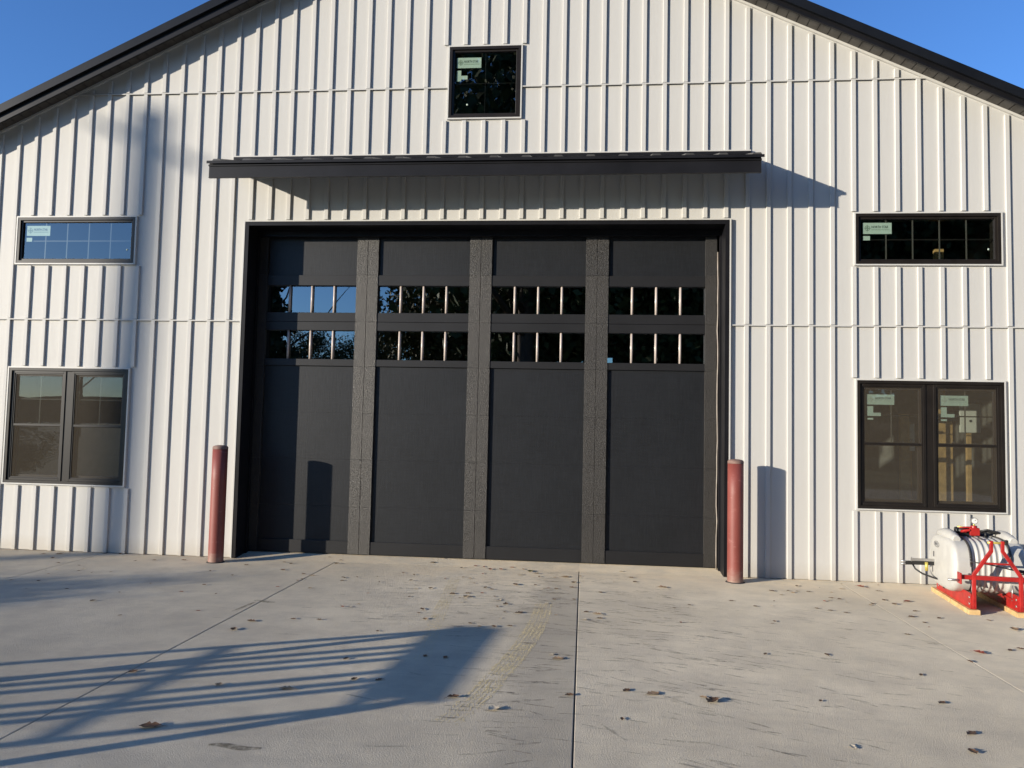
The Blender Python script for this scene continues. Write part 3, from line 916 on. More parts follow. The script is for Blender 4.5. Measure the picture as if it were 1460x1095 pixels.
# A-frame
mb = MB()
tw = 0.026
for sx in (-1, 1):
    xb = sx * 0.166; xt = sx * 0.040
    mb.bar((xb, -0.010, 0.045), (xb, -0.010, 0.315), tw, tw, up=(0, 1, 0))
    mb.bar((xb, -0.010, 0.310), (xt, -0.010, 0.500), tw, tw * 0.95, up=(0, 1, 0))
    mb.bar((xt, -0.010, 0.494), (xt, -0.010, 0.580), tw * 0.9, tw * 0.9, up=(0, 1, 0))
mb.build('hitch_frame', 'red_paint', spr, 0.003)
mb = MB(); mb.bar((-0.275, -0.0035, 0.287), (0.275, -0.0035, 0.287), 0.034, 0.034); mb.build('lower_crossbar', 'red_paint', spr, 0.003)
mb = MB(); mb.bar((-0.115, -0.008, 0.402), (0.115, -0.008, 0.402), 0.02, 0.014); mb.build('upper_crossbar', 'red_paint', spr, 0.002)
for sx in (-1, 1):
    mb = MB(); mb.box(sx * 0.268 - 0.006, sx * 0.268 + 0.006, -0.045, 0.03, 0.235, 0.322); lug = mb.build('hitch_lug', 'red_paint', spr, 0.003)
    mb = MB(); mb.tube([(sx * 0.27, -0.02, 0.262), (sx * 0.355, -0.02, 0.262)], 0.010, 10); mb.build('pin', 'steel', lug)
mb = MB(); mb.tube([(-0.066, -0.010, 0.565), (0.066, -0.010, 0.565)], 0.009, 10); mb.build('top_pin', 'brass', spr)
mb = MB(); mb.box(0.058, 0.078, -0.022, 0.002, 0.552, 0.59); mb.build('pin_clip', 'black_rubber', spr, 0.002)
# tank: ribbed poly drum with flat-sided ends
def tank_mesh():
    nx, nth = 96, 88
    mb = MB()
    X0, X1 = -0.272, 0.285
    yc, zc, ay, bz = 0.455, 0.335, 0.335, 0.222
    for i in range(nx + 1):
        s_ = i / nx
        x = X0 + (X1 - X0) * s_
        e = min(x - X0, X1 - x)
        rr = 0.048
        inset = 0.0
        if e < rr: inset = rr - math.sqrt(max(0.0, rr * rr - (rr - e) ** 2))
        rib = 0.0
        if -0.125 < x < 0.135:
            ph = (x + 0.125) / 0.26 * 6.0
            rib = -0.011 * (0.5 - 0.5 * math.cos(2 * math.pi * ph)) ** 0.7
        for j in range(nth):
            t = 2 * math.pi * j / nth
            ct, st = math.cos(t), math.sin(t)
            n_ = 3.3
            a = math.copysign(abs(ct) ** (2 / n_), ct); c = math.copysign(abs(st) ** (2 / n_), st)
            ins = inset
            low = 0.0
            if abs(x) > 0.135:                       # shoulder: lower half of each end is fuller
                k = 1 / (1 + math.exp(-(0.06 - c * bz) * 90)) if c * bz > -0.2 else 1
                low = 0.020 * k
                ins = inset * (1.35 - 0.35 * k)
            rib_here = rib if c > -0.75 else rib * 0.3
            y = yc + a * (ay - 0.02 + low - ins + rib_here)
            z = zc + c * (bz - ins * 0.9 + rib_here)
            mb.v.append((x, y, z))
    for i in range(nx):
        for j in range(nth):
            j2 = (j + 1) % nth
            mb.f.append((i * nth + j, i * nth + j2, (i + 1) * nth + j2, (i + 1) * nth + j)); mb.mi.append(0); mb.sm.append(True)
    mb.f.append(tuple(reversed(range(nth)))); mb.mi.append(0); mb.sm.append(True)
    mb.f.append(tuple(nx * nth + j for j in range(nth))); mb.mi.append(0); mb.sm.append(True)
    return mb
tank = tank_mesh().build('tank', 'poly_tank', spr)
# moulded saddle lobes and details on the tank
for xl, wl_ in ((-0.205, 0.060), (0.215, 0.060)):
    mb = MB()
    pts = [(xl, 0.24 + 0.43 * k / 12, 0.548 + 0.016 * math.sin(math.pi * k / 12)) for k in range(13)]
    mb.tube(pts, [0.012 + 0.036 * math.sin(math.pi * (0.08 + 0.84 * k / 12)) ** 0.6 for k in range(13)], 16)
    mb.build('moulded_lobe', 'poly_tank', tank)
# straps
for xs in (-0.140, 0.150):
    mb = MB(); n = 60
    pts = []
    yc, zc, ay, bz = 0.455, 0.335, 0.335, 0.226
    for j in range(n + 1):
        t = math.radians(-62) + math.radians(304) * j / n
        ct, st = math.cos(t), math.sin(t); n_ = 3.1
        pts.append((yc + math.copysign(abs(ct) ** (2 / n_), ct) * (ay - 0.003), zc + math.copysign(abs(st) ** (2 / n_), st) * bz))
    w_ = 0.009
    for j in range(n):
        (a, c), (a2, c2) = pts[j], pts[j + 1]
        mb.face([(xs - w_, a, c), (xs + w_, a, c), (xs + w_, a2, c2), (xs - w_, a2, c2)], sm=True)
    sob = mb.build('strap', 'strap', spr)
    md = sob.modifiers.new('thick', 'SOLIDIFY'); md.thickness = 0.004; md.offset = 0
    mb = MB(); mb.tube([(xs, 0.115, 0.10), (xs, 0.108, 0.22)], 0.006, 8); mb.build('tie_rod', 'steel', spr)
    mb = MB(); mb.box(xs - 0.02, xs + 0.02, 0.085, 0.78, 0.112, 0.124); mb.build('cross_channel', 'red_paint', spr)
# pump and manifold on top
mb = MB(); mb.tube([(-0.135, 0.46, 0.600), (-0.045, 0.46, 0.600)], 0.024, 14); mb.tube([(-0.150, 0.46, 0.600), (-0.135, 0.46, 0.600)], 0.030, 14)
mb.box(-0.13, -0.05, 0.435, 0.485, 0.556, 0.580); mb.build('pump_motor', 'black_rubber', spr)
mb = MB(); mb.box(-0.115, -0.070, 0.4345, 0.438, 0.588, 0.606); mb.build('pump_label', 'red_paint', spr)
mb = MB(); mb.box(-0.045, 0.030, 0.425, 0.495, 0.566, 0.628); mb.tube([(-0.005, 0.46, 0.56), (-0.005, 0.46, 0.645)], 0.026, 12)
mb.tube([(-0.12, 0.45, 0.626), (-0.01, 0.45, 0.632)], 0.008, 8); mb.tube([(-0.10, 0.43, 0.60), (-0.045, 0.425, 0.61)], 0.011, 8); mb.build('manifold', 'red_paint', spr, 0.006)
mb = MB(); mb.tube([(-0.135, 0.45, 0.635), (-0.08, 0.45, 0.628), (-0.04, 0.45, 0.63)], 0.006, 8); mb.build('fitting', 'brass', spr)
mb = MB(); mb.tube([(-0.005, 0.455, 0.645), (-0.005, 0.455, 0.662)], 0.007, 8); mb.build('gauge_stem', 'brass', spr)
mb = MB(); mb.tube([(-0.005, 0.440, 0.686), (-0.005, 0.466, 0.686)], 0.027, 24); gg = mb.build('pressure_gauge', 'steel', spr)
mb = MB(); mb.tube([(-0.005, 0.4385, 0.686), (-0.005, 0.4398, 0.686)], 0.0225, 24); mb.bar((-0.005, 0.438, 0.686), (0.006, 0.438, 0.698), 0.0012, 0.003, mi=1); mb.build('dial', ['gauge_face', 'dark_ink'], gg)
mb = MB()
for k in range(4):
    mb.tube([(0.03 + 0.02 * k, 0.44 + 0.012 * k, 0.602 - 0.004 * k), (0.09, 0.43 + 0.015 * k, 0.617 - 0.007 * k), (0.15, 0.42 + 0.015 * k, 0.604 - 0.006 * k), (0.205, 0.41 + 0.02 * k, 0.582)], 0.008, 8)
mb.build('hose_bundle', 'black_rubber', spr)
mb = MB(); mb.tube([(0.062, 0.40, 0.556), (0.062, 0.40, 0.60)], 0.0075, 8); mb.tube([(0.062, 0.40, 0.555), (0.062, 0.40, 0.562)], 0.017, 10); mb.build('return_fitting', 'black_rubber', spr)
mb = MB(); mb.bar((-0.03, 0.30, 0.560), (-0.005, 0.285, 0.556), 0.03, 0.01); mb.build('lid_clip', 'black_rubber', spr)
mb = MB(); mb.lathe([(0.075, 0.0), (0.075, 0.018), (0.06, 0.024), (0.01, 0.026)], (0.10, 0.60, 0.552), 24); mb.build('filler_cap', 'black_rubber', spr)
# agitation hose round the front
mb = MB(); mb.tube([(-0.145, 0.108, 0.392), (0.0, 0.10, 0.375), (0.14, 0.102, 0.345), (0.21, 0.075, 0.338), (0.33, 0.055, 0.326)], 0.005, 8); mb.build('wand_hose', 'black_rubber', spr)
mb = MB(); mb.tube([(0.18, 0.06, 0.345), (0.34, 0.05, 0.325)], 0.012, 8); mb.tube([(0.19, 0.08, 0.325), (0.36, 0.07, 0.310)], 0.010, 8); mb.build('wand_handle', 'black_rubber', spr)
# end-face marks
def end_mark(y0, z0, y1, z1, x, name, mat_, th=0.002):
    mb = MB(); mb.box(x - th, x, y0, y1, z0, z1); return mb.build(name, mat_, tank)
end_mark(0.60, 0.350, 0.622, 0.395, -0.2722, 'level_mark', 'dark_ink')
mb = MB()
n = 28
cy, cz, ry, rz_ = 0.53, 0.468, 0.066, 0.026
xf = -0.2735
for k in range(n):
    t0, t1 = 2 * math.pi * k / n, 2 * math.pi * (k + 1) / n
    mb.face([(xf, cy + ry * math.cos(q), cz + rz_ * math.sin(q)) for q in (t0,)] + [(xf, cy + 0.88 * ry * math.cos(t0), cz + 0.82 * rz_ * math.sin(t0)), (xf, cy + 0.88 * ry * math.cos(t1), cz + 0.82 * rz_ * math.sin(t1)), (xf, cy + ry * math.cos(t1), cz + rz_ * math.sin(t1))], 0)
vs, fs = text_mesh('FIMCO', 0.036)
i = len(mb.v)
mb.v += [(xf, cy + 0.046 - a * 0.80 * 0.92, cz - 0.012 + c) for a, c, _ in vs]
for q in fs: mb.f.append(tuple(i + k for k in q)); mb.mi.append(0); mb.sm.append(False)
lg = mb.build('maker_badge', 'dark_ink', tank)
# folded boom at the tank's end
mb = MB(); mb.bar((-0.50, 0.62, 0.283), (-0.22, 0.62, 0.292), 0.035, 0.030); mb.build('boom_arm', 'black_rubber', spr)
mb = MB(); mb.bar((-0.46, 0.60, 0.318), (-0.22, 0.60, 0.318), 0.02, 0.020); mb.bar((-0.455, 0.60, 0.30), (-0.455, 0.60, 0.338), 0.006, 0.006, up=(0, 1, 0)); mb.build('boom_tube', 'steel', spr)
mb = MB(); mb.tube([(-0.535, 0.615, 0.298), (-0.485, 0.615, 0.291)], 0.010, 8); mb.tube([(-0.535, 0.615, 0.272), (-0.485, 0.615, 0.276)], 0.010, 8); mb.build('nozzle', 'steel', spr)
mb = MB(); mb.tube([(-0.335, 0.598, 0.30), (-0.335, 0.598, 0.225)], 0.013, 10); mb.build('yellow_fitting', 'brass', spr)
mb = MB(); mb.tube([(-0.445, 0.60, 0.275), (-0.43, 0.58, 0.240), (-0.38, 0.56, 0.205), (-0.30, 0.53, 0.180), (-0.22, 0.50, 0.160), (-0.15, 0.46, 0.130)], 0.0075, 8); mb.build('boom_hose', 'black_rubber', spr)
mb = MB(); mb.tube([(-0.262, 0.40, 0.135), (-0.225, 0.40, 0.135)], 0.017, 10); mb.build('drain_plug', 'black_rubber', spr)

# ------------------------------------------------------------------ tyre marks on the concrete
def strip_decal(name, strokes, mat_):
    mb = MB()
    for pts, w in strokes:
        n = len(pts)
        i0 = len(mb.v)
        for k in range(n):
            a = Vector(pts[max(k - 1, 0)]); c = Vector(pts[min(k + 1, n - 1)])
            d = (c - a).normalized(); nrm = Vector((-d.y, d.x, 0))
            ww = w * (0.25 + 0.75 * math.sin(math.pi * (k + 0.5) / n))
            q = Vector(pts[k])
            mb.v += [tuple(q - nrm * ww / 2), tuple(q + nrm * ww / 2)]
        for k in range(n - 1):
            mb.f.append((i0 + 2 * k, i0 + 2 * k + 2, i0 + 2 * k + 3, i0 + 2 * k + 1)); mb.mi.append(0); mb.sm.append(False)
    return tag(mb.build(name, mat_), kind='stuff')
rr = random.Random(21)
st = []
def scuff_area(cx, cy, sx, sy, n, ang, l0=0.07, l1=0.24):
    for _ in range(n):
        x = rr.gauss(cx, sx); y = rr.gauss(cy, sy)
        if y > -0.1 or y < -6: continue
        l = rr.uniform(l0, l1); a = ang + rr.gauss(0, 0.22); cv = rr.uniform(-0.25, 0.25)
        pts = []
        for k in range(6):
            u = (k / 5 - 0.5) * l
            pts.append((x + u * math.cos(a) - cv * u * u * math.sin(a) * 4, y + u * math.sin(a) + cv * u * u * math.cos(a) * 4, 0.0007))
        st.append((pts, rr.uniform(0.006, 0.022)))
scuff_area(5.75, -1.3, 0.35, 0.9, 230, -0.05)
scuff_area(6.75, -1.9, 0.30, 1.1, 240, -0.25)
scuff_area(7.25, -3.3, 0.55, 0.7, 130, -0.35)
scuff_area(4.9, -1.4, 0.5, 0.7, 70, 0.1)
scuff_area(8.2, -2.2, 0.5, 0.6, 60, -0.4)
scuff_area(6.0, -3.6, 0.25, 0.6, 90, 0.0)
tag(strip_decal('tyre_scuffs', st, 'scuff_rubber'), 'short dark curved tyre scuffs across the concrete', 'scuffs')
def catmull(ps, n=14):
    out = []
    ps = [ps[0]] + ps + [ps[-1]]
    for i in range(1, len(ps) - 2):
        for k in range(n):
            t = k / n
            out.append(tuple(0.5 * (2 * ps[i][c] + (ps[i + 1][c] - ps[i - 1][c]) * t + (2 * ps[i - 1][c] - 5 * ps[i][c] + 4 * ps[i + 1][c] - ps[i + 2][c]) * t * t + (3 * ps[i][c] - ps[i - 1][c] - 3 * ps[i + 1][c] + ps[i + 2][c]) * t ** 3) for c in range(2)))
    out.append(ps[-1][:2])
    return out
def sandy_track(pix, width, z, dens):
    """dusty tread print: rows of small dried-mud crumbs in five lanes"""
    cl = catmull([G(*q)[:2] for q in pix], 40)
    mb = MB(); n = len(cl); rq = random.Random(int(width * 1e4))
    lanes = [(-0.5, -0.36), (-0.27, -0.15), (-0.07, 0.07), (0.15, 0.27), (0.36, 0.5)]
    for k in range(1, n - 1):
        d = Vector((cl[k + 1][0] - cl[k - 1][0], cl[k + 1][1] - cl[k - 1][1])).normalized()
        nx, ny = -d.y, d.x
        fade = min(1.0, 1.5 * (1 - k / n) + 0.08) * min(1.0, 0.25 + 6.0 * k / n) * (0.62 + 0.38 * math.sin(k * 0.21 + 2.0 * math.sin(k * 0.053)))
        for la, lb in lanes:
            for _ in range(9):
                if rq.random() > dens * fade: continue
                u = (rq.uniform(la, lb) + rq.gauss(0, 0.03)) * width; w = rq.uniform(-0.05, 0.05)
                x, y = cl[k][0] + nx * u + d.x * w, cl[k][1] + ny * u + d.y * w
                l = rq.uniform(0.004, 0.020); t = rq.uniform(0.002, 0.0055); a = math.atan2(d.y, d.x) + rq.gauss(0, 0.18)
                ca, sa = math.cos(a), math.sin(a)
                hz = rq.uniform(0.0006, 0.0016)
                q = [(x + p_ * l * ca - r_ * t * sa, y + p_ * l * sa + r_ * t * ca) for p_, r_ in ((-0.5, 0), (-0.2, -0.5), (0.5, -0.1), (0.3, 0.5))]
                pj = [e_[0] * math.sin(SUN_A) + e_[1] * math.cos(SUN_A) for e_ in q]; lo_ = min(pj)
                mb.face([(*q[e_], 0.0004 + hz * 70 * (pj[e_] - lo_)) for e_ in range(4)])   # crumbs lean up away from the low sun
    return mb.build('sandy_tyre_track', 'sand_dust')
o = sandy_track([(776, 861), (770, 880), (757, 905), (735, 935), (712, 960), (690, 985), (668, 1005), (640, 1030)], 0.135, 0.0, 0.90)
tag(o, 'clear sandy tyre track curving left of the centre joint', 'tyre track', kind='stuff')
o = sandy_track([(648, 826), (640, 845), (630, 866), (620, 890), (611, 915), (600, 945)], 0.10, 0.0, 0.42)
tag(o, 'faint sandy tyre track running towards the door', 'tyre track', kind='stuff')
st = []
for (x0, y0, x1, y1, w) in ((297, 1062, 372, 1068, 0.05), (362, 856, 392, 859, 0.05), (365, 858, 330, 872, 0.03)):
    a, c = G(x0, y0), G(x1, y1)
    st.append(([(a[0] + (c[0] - a[0]) * k / 7, a[1] + (c[1] - a[1]) * k / 7 + 0.01 * math.sin(k), 0.0011) for k in range(8)], w))
tag(strip_decal('oil_stains', st, 'oil_stain'), 'brown smear stains on the concrete', 'stain')

# ------------------------------------------------------------------ fallen leaves
def leaf_mesh(seed, mat_):
    r = random.Random(seed); mb = MB()
    n = 9
    lobes = r.choice([3, 5]); curl = r.uniform(0.25, 0.7)
    rows = []
    for i in range(n):
        u = i / (n - 1)
        wv = math.sin(math.pi * min(1, u * 0.96 + 0.03)) ** 0.75 * (0.30 + 0.11 * math.cos(u * lobes * 2 * math.pi)) * r.uniform(0.85, 1.1)
        row = []
        for j in range(5):
            s_ = (j / 2 - 1)
            x = u - 0.5; y = wv * s_
            z = 0.05 + curl * (0.32 * s_ * s_ * wv / 0.3 * 0.6 + 0.45 * (u - 0.5) ** 2) + r.uniform(-0.02, 0.03)
            row.append((x, y, max(0.012, z)))
        rows.append(row)
    for row in rows: mb.v += row
    for i in range(n - 1):
        for j in range(4):
            mb.f.append((i * 5 + j, (i + 1) * 5 + j, (i + 1) * 5 + j + 1, i * 5 + j + 1)); mb.mi.append(0); mb.sm.append(True)
    mb.tube([(-0.5, 0, 0.07), (-0.62, 0.02, 0.05), (-0.78, 0.0, 0.02)], 0.012, 4)
    zmin = min(v[2] for v in mb.v)
    mb.v = [(a, c, z - zmin + 0.01) for a, c, z in mb.v]
    return mb.mesh('fallen_leaf', mat_)
LM = {k: [leaf_mesh(10 * i + q, k) for q in range(4)] for i, k in enumerate(('leaf_brown', 'leaf_tan', 'leaf_red', 'leaf_pale', 'leaf_green'))}
LLAB = {'leaf_brown': 'dark brown curled fallen leaf on the concrete', 'leaf_tan': 'tan curled fallen leaf on the concrete', 'leaf_red': 'reddish fallen leaf on the concrete',
        'leaf_pale': 'pale straw-coloured fallen leaf on the concrete', 'leaf_green': 'greenish fallen leaf on the concrete'}
rl = random.Random(77)
def leaf(px, py, kind, size, rot=None, x=None, y=None):
    size *= 0.80
    if x is None:
        x, y, _ = G(px, py)
    o = link('fallen_leaf', rl.choice(LM[kind]))
    o.location = (x, y, 0.0015 + (max(0.0, y + 0.02) * 0.0935 if 2.8 < x < 7.68 else 0.0))
    o.rotation_euler = (0, 0, rl.uniform(0, 6.28) if rot is None else rot)
    s_ = size
    o.scale = (s_, s_ * rl.uniform(0.7, 1.2), s_ * rl.uniform(0.6, 1.0))
    lm = [(0.9, -0.2, 'below the twin window without stickers'), (2.712, -0.35, 'by the bollard that shades the door'), (3.848, -0.5, 'by the joint running to the first door stile'),
          (5.2, 0.0, 'along the door threshold'), (5.25, -1.6, 'by the faint sandy track'), (5.95, -1.7, 'by the clear sandy track'), (6.298, -0.3, 'at the door end of the centre joint'), (6.6, -3.2, 'by the scuffs at the centre joint'),
          (7.745, -0.6, 'by the bollard that shades the siding'), (8.735, -0.5, 'below the stickered twin window'), (9.0, -1.0, 'beside the sprayer runners'), (9.3, -2.4, 'on the slab in front of the sprayer'), (4.6, -3.2, 'in the striped shadow'), (3.0, -1.6, 'between the striped shadow and the siding')]
    w_ = min(lm, key=lambda q: math.hypot((x - q[0]), (y - q[1])))[2]
    tag(o, LLAB[kind].replace(' on the concrete', ' ' + w_), 'leaf', LLAB[kind].split(' fallen')[0] + ' leaves ' + w_)
    return o
B_, T_, R__, P_, Gn = 'leaf_brown', 'leaf_tan', 'leaf_red', 'leaf_pale', 'leaf_green'
# leaves that can be told apart in the photograph
for q in ((602, 869, B_, .075), (606, 883, T_, .06), (665, 851, T_, .08), (667, 846, B_, .06), (645, 847, B_, .07), (740, 874, B_, .09), (692, 838, B_, .07), (614, 839, B_, .06),
          (721, 862, B_, .06), (712, 856, P_, .06), (735, 834, B_, .08), (699, 812, R__, .08), (714, 812, R__, .07), (756, 815, Gn, .10), (742, 820, P_, .07), (806, 823, T_, .10), (798, 805, P_, .06),
          (765, 818, B_, .07), (678, 808, R__, .06), (690, 809, R__, .06), (730, 810, R__, .06), (746, 812, T_, .06), (658, 810, B_, .06), (617, 804, B_, .08), (632, 800, P_, .07), (586, 828, B_, .06),
          (818, 831, B_, .07), (815, 838, B_, .06), (793, 840, B_, .05), (851, 876, T_, .09), (855, 882, B_, .06), (833, 884, P_, .05), (836, 873, B_, .06), (795, 940, T_, .09), (786, 934, P_, .05),
          (704, 894, B_, .06), (727, 893, B_, .05), (779, 861, P_, .05), (790, 855, B_, .05), (900, 824, B_, .06), (945, 838, T_, .11), (856, 845, B_, .06), (886, 816, P_, .06), (905, 830, B_, .06),
          (1016, 1001, B_, .13), (931, 990, T_, .10), (893, 985, B_, .07), (887, 1026, B_, .05), (1003, 995, T_, .06), (812, 992, B_, .06), (704, 1012, P_, .09), (646, 995, B_, .08), (408, 983, T_, .10), (214, 1037, B_, .12),
          (635, 938, B_, .06), (606, 936, B_, .05), (493, 940, B_, .06), (540, 970, B_, .06), (505, 969, B_, .06), (312, 977, T_, .06), (190, 958, B_, .07), (333, 898, B_, .09), (358, 886, B_, .08), (418, 883, B_, .05), (455, 884, B_, .05),
          (132, 857, B_, .06), (95, 840, B_, .05), (75, 796, B_, .08), (83, 803, B_, .06), (85, 790, B_, .11), (150, 789, B_, .08), (171, 790, B_, .07), (62, 790, B_, .06), (220, 799, B_, .06), (193, 800, B_, .05), (262, 799, B_, .07), (403, 813, B_, .07),
          (424, 828, B_, .05), (445, 821, T_, .07), (433, 819, B_, .06), (480, 804, B_, .07), (486, 800, B_, .05), (470, 797, B_, .05), (351, 806, B_, .06), (405, 802, B_, .06), (415, 804, B_, .06),
          (1293, 858, R__, .10), (1260, 856, B_, .07), (1244, 861, B_, .06), (1275, 862, B_, .07), (1227, 837, R__, .09), (1136, 836, B_, .06), (1100, 843, B_, .07), (1153, 844, B_, .06), (1185, 853, B_, .06), (1184, 871, B_, .06), (1241, 863, T_, .05),
          (1206, 874, B_, .05), (1300, 880, B_, .07), (1339, 882, B_, .06), (1318, 888, B_, .05), (1294, 905, B_, .06), (1179, 934, B_, .07), (1091, 933, B_, .06), (1397, 932, R__, .10), (1383, 944, B_, .06), (1440, 928, B_, .07), (1455, 926, B_, .06), (1446, 898, T_, .11),
          (1313, 963, B_, .06), (1343, 1003, B_, .07), (1385, 1047, B_, .09), (1387, 1073, B_, .07), (1216, 1066, P_, .06), (1043, 857, B_, .06), (983, 863, B_, .05), (1077, 865, B_, .05), (1170, 1000, B_, .04), (1305, 872, B_, .06), (1252, 843, B_, .06), (1410, 885, B_, .05)):
    leaf(*q)
for _ in range(105):
    px = rl.choice([rl.uniform(470, 1010), rl.uniform(1090, 1340), rl.uniform(0, 460), rl.uniform(480, 900)])
    py = 800 + (px / 1460) * 30 + abs(rl.gauss(0, 32)) + 3
    x, y, _z = G(px, py)
    if 9.2 < x < 9.9 and -1.4 < y < -0.2: continue
    if min(abs(x - 2.712), abs(x - 7.745)) < 0.12 and y > -0.5: continue
    if y > -0.06 and not (DX0 + 0.1 < x < DX1 - 0.1 and y < 0.2): continue
    leaf(0, 0, rl.choice([B_, B_, B_, T_, R__, P_]), rl.uniform(0.025, 0.055), x=x, y=y)

# ------------------------------------------------------------------ made-up slatted deck, added unseen at left to cast the striped shadow
tan_el = math.tan(SUN_EL); hdir = Vector((math.sin(SUN_A), math.cos(SUN_A), 0))
HT = 0.57
shift = hdir * (-HT / tan_el)
sdir = Vector((0.896, 0.444, 0)).normalized()
e1 = Vector(G(690, 893)); e2 = Vector(G(592, 1003))
tr = tag(empty('stripe_caster', (1.0, -6.0, 0)), 'unseen slatted steel deck added to cast the striped shadow', 'shadow caster')
def PT(o):
    o.parent = tr; o.matrix_parent_inverse = Matrix.Translation((-1.0, 6.0, 0)); return o
ends = []
for y in (947, 968, 978, 988, 1008, 1021, 1031, 1063):
    g0 = Vector(G(0, y))
    ed = e2 - e1
    # intersection of the slat line with the deck's end line
    den = sdir.x * ed.y - sdir.y * ed.x
    tt = ((e1.x - g0.x) * ed.y - (e1.y - g0.y) * ed.x) / den
    q = g0 + sdir * tt
    a = q + shift; c = a - sdir * 3.9
    a.z = c.z = HT
    ends.append((a, c))
    mb = MB(); mb.bar(a, c, 0.045, 0.03); PT(mb.build('slat', 'caster_steel'))
for fr in (0.02, 0.36, 0.70, 0.99):
    a = ends[0][0].lerp(ends[0][1], fr); c = ends[-1][0].lerp(ends[-1][1], fr)
    a = a.copy(); c = c.copy(); a.z = c.z = HT - 0.045
    mb = MB(); mb.bar(a, c, 0.03, 0.022); PT(mb.build('cross_member', 'caster_steel'))
a = ends[0][0].copy(); c = ends[-1][0].copy(); mb = MB(); mb.bar(a - sdir * 0.16 + Vector((0, 0, 0.02)), c - sdir * 0.16 + Vector((0, 0, 0.02)), 0.32, 0.012); PT(mb.build('end_plank', 'lumber'))  # plank added for the dark right end of the striped shadow
for s0 in (ends[0], ends[-1]):
    w0 = s0[0].lerp(s0[1], 0.93)
    sidev = (ends[0][0] - ends[-1][0]).normalized() * (0.14 if s0 is ends[0] else -0.14)
    w0 = Vector((w0.x + sidev.x, w0.y + sidev.y, 0.28))
    ax = Vector((-sdir.y, sdir.x, 0))
    mb = MB(); mb.tube([w0 - ax * 0.09, w0 - ax * 0.07, w0 + ax * 0.07, w0 + ax * 0.09], [0.24, 0.28, 0.28, 0.24], 24); PT(mb.build('wheel', 'black_rubber'))
for en in (0, 1):
    for s0 in (ends[0], ends[-1]):
        q = s0[en]
        mb = MB(); mb.bar((q.x, q.y, 0.0), (q.x, q.y, HT - 0.02), 0.05, 0.05, up=(1, 0, 0)); PT(mb.build('stand', 'caster_steel'))

# ------------------------------------------------------------------ utility pole towards the sun (soft shadow on the siding)
LP = 29.0
px_, py_ = 1.47 - hdir.x * LP, -hdir.y * LP
pole = tag(empty('utility_pole', (px_, py_, 0)), 'wooden utility pole with one crossarm', 'utility pole')
zt = 4.72 + LP * tan_el
mb = MB(); mb.tube([(-0.20, 0, -0.1), (0, 0, zt * 0.5), (0.20, 0, zt)], [0.16, 0.145, 0.13], 16); mb.build('pole', 'pole_wood', pole)
za = 4.33 + LP * tan_el
ad = Vector((1.23, 1.58, 0)).normalized()
mb = MB(); mb.bar(ad * -1.1 + Vector((0.18, 0, za)), ad * 1.1 + Vector((0.18, 0, za)), 0.06, 0.075); mb.build('crossarm', 'pole_wood', pole)
# ------------------------------------------------------------------ trees behind the photographer (mirrored in the glass)
def crown_mesh(name, seed, h, rad, base, mat_, conifer=False, nl=17000, size=0.27):
    r = np.random.RandomState(seed)
    if conifer:
        z = base + (h - base) * (1 - np.sqrt(r.rand(nl)))
        k = (h - z) / (h - base)
        tier = 0.72 + 0.28 * np.cos(z * 5.2)
        rr_ = rad * k * tier * np.sqrt(r.rand(nl)) + 0.05
        a = r.rand(nl) * 2 * np.pi
        C = np.stack([rr_ * np.cos(a), rr_ * np.sin(a), z - 0.25 * rr_], 1)
    else:
        nc = 46
        cc_ = r.normal(size=(nc, 3)); cc_ /= np.linalg.norm(cc_, axis=1)[:, None]
        cc_ *= (0.35 + 0.6 * r.rand(nc))[:, None]
        cc_ = cc_ * np.array([rad, rad, (h - base) / 2]) + np.array([0, 0, (h + base) / 2])
        idx = r.randint(0, nc, nl)
        C = cc_[idx] + r.normal(size=(nl, 3)) * rad * 0.16
    n = r.normal(size=(nl, 3)); n /= np.linalg.norm(n, axis=1)[:, None]
    u = np.cross(n, r.normal(size=(nl, 3))); u /= np.linalg.norm(u, axis=1)[:, None]
    v = np.cross(n, u)
    s_ = (size * (0.5 + r.rand(nl)))[:, None]
    V = np.concatenate([C - u * s_ * 0.5, C + v * s_ * 0.32, C + u * s_ * 0.5, C - v * s_ * 0.32], 1).reshape(-1, 3)
    me = bpy.data.meshes.new(name)
    me.from_pydata(V.tolist(), [], [(4 * k, 4 * k + 1, 4 * k + 2, 4 * k + 3) for k in range(nl)])
    me.materials.append(MAT[mat_]); me.update()
    return me
def trunk_mesh(seed, h, r0, limbs, bare=False):
    r = random.Random(seed); mb = MB()
    mb.tube([(0, 0, -0.1), (0.1, 0.05, h * 0.35), (0.0, 0.1, h * 0.7), (0.05, 0, h)], [r0, r0 * 0.75, r0 * 0.45, r0 * 0.12], 10)
    for k in range(limbs):
        z = h * r.uniform(0.28, 0.85); a = r.uniform(0, 6.28); l = (h - z) * r.uniform(0.5, 0.9) + 0.8
        p1 = (math.cos(a) * l * 0.5, math.sin(a) * l * 0.5, z + l * 0.35); p2 = (math.cos(a + .2) * l, math.sin(a + .2) * l, z + l * 0.8)
        mb.tube([(0.05, 0.05, z), p1, p2], [r0 * 0.35, r0 * 0.2, r0 * 0.05], 6)
        if bare:
            for q in range(5):
                b0 = Vector(p1).lerp(Vector(p2), r.uniform(0, 0.9)); d = Vector((r.uniform(-1, 1), r.uniform(-1, 1), r.uniform(0.1, 1))) * l * 0.4
                mb.tube([b0, b0 + d], [r0 * 0.08, r0 * 0.02], 5)
    return mb.mesh('trunk', 'bark')
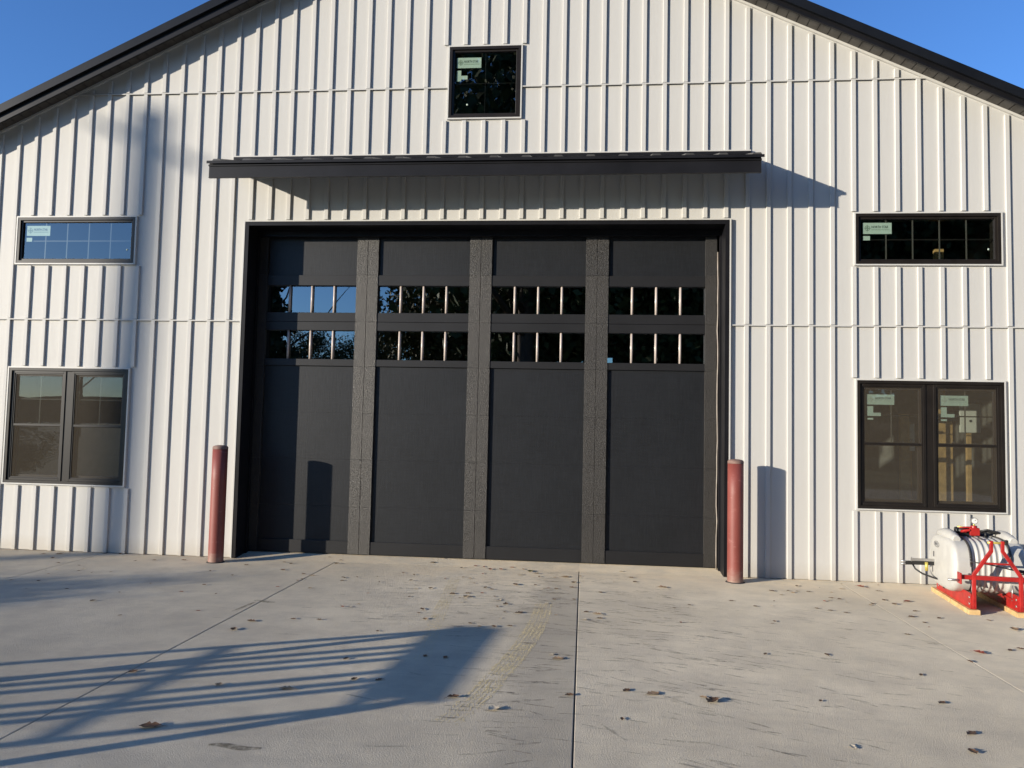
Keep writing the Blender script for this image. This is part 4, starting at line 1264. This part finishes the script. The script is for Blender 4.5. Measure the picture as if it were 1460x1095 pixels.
KIND = {'oak': (crown_mesh('crown', 1, 14.5, 4.6, 2.2, 'foliage_mid'), trunk_mesh(1, 11, 0.30, 9), 'broad green tree behind the photographer'),
        'maple': (crown_mesh('crown', 2, 13.5, 4.2, 2.0, 'foliage_autumn'), trunk_mesh(2, 10.5, 0.26, 9), 'yellowing autumn tree behind the photographer'),
        'cedar': (crown_mesh('crown', 3, 13.0, 3.2, 0.6, 'foliage_dark', True, 11000), trunk_mesh(3, 12, 0.24, 4), 'dark conifer behind the photographer'),
        'bare': (None, trunk_mesh(4, 12.0, 0.22, 16, True), 'bare leafless tree behind the photographer')}
rt = random.Random(9)
for az_, D_, kind, s_ in ((-25.5, 37, 'cedar', 0.98), (-21.5, 64, 'oak', 0.70), (-18.2, 64, 'oak', 0.64), (-15.6, 62, 'maple', 0.72), (-9.6, 44, 'maple', 1.12), (-2.0, 31, 'oak', 1.85), (-5.0, 46, 'cedar', 1.9), (1.5, 40, 'oak', 1.8), (3.5, 38, 'maple', 1.5), (8.0, 33, 'oak', 1.3),
                          (12.5, 39, 'cedar', 1.5), (16.5, 33, 'oak', 1.3), (21.0, 36, 'maple', 1.3), (25.5, 33, 'oak', 1.3), (31.0, 37, 'cedar', 1.4), (36.0, 34, 'oak', 1.3), (42.0, 36, 'maple', 1.3), (49.0, 34, 'oak', 1.3), (57.0, 36, 'maple', 1.3),
                          (-7.0, 54, 'oak', 1.5), (-3.0, 54, 'maple', 1.7), (6.0, 50, 'oak', 1.5), (15.0, 52, 'oak', 1.5), (24.0, 50, 'oak', 1.5), (33.0, 50, 'maple', 1.5), (-20.5, 66, 'bare', 0.86), (-37.0, 70, 'bare', 0.85)):
    cm, tm, lab = KIND[kind]
    a = math.radians(az_)
    t = tag(empty({'oak': 'broadleaf_tree', 'maple': 'autumn_tree', 'cedar': 'conifer_tree', 'bare': 'bare_tree'}[kind], (4.5 + D_ * math.sin(a), -D_ * math.cos(a), -0.05), rt.uniform(0, 6.28)), lab, 'tree', 'trees mirrored in the windows: ' + kind)
    t.scale = (s_, s_, s_)
    link('trunk', tm, t)
    if cm: link('crown', cm, t)

t = tag(empty('shadow_shrub', (-4.55, -5.85, -0.06), 0.4), 'unseen round green shrub added to shade the concrete at left', 'shrub')  # made-up shrub out of view, added for the soft ground shadow at left
t.scale = (0.20, 0.20, 0.103)
link('trunk', KIND['oak'][1], t); link('crown', KIND['oak'][0], t)
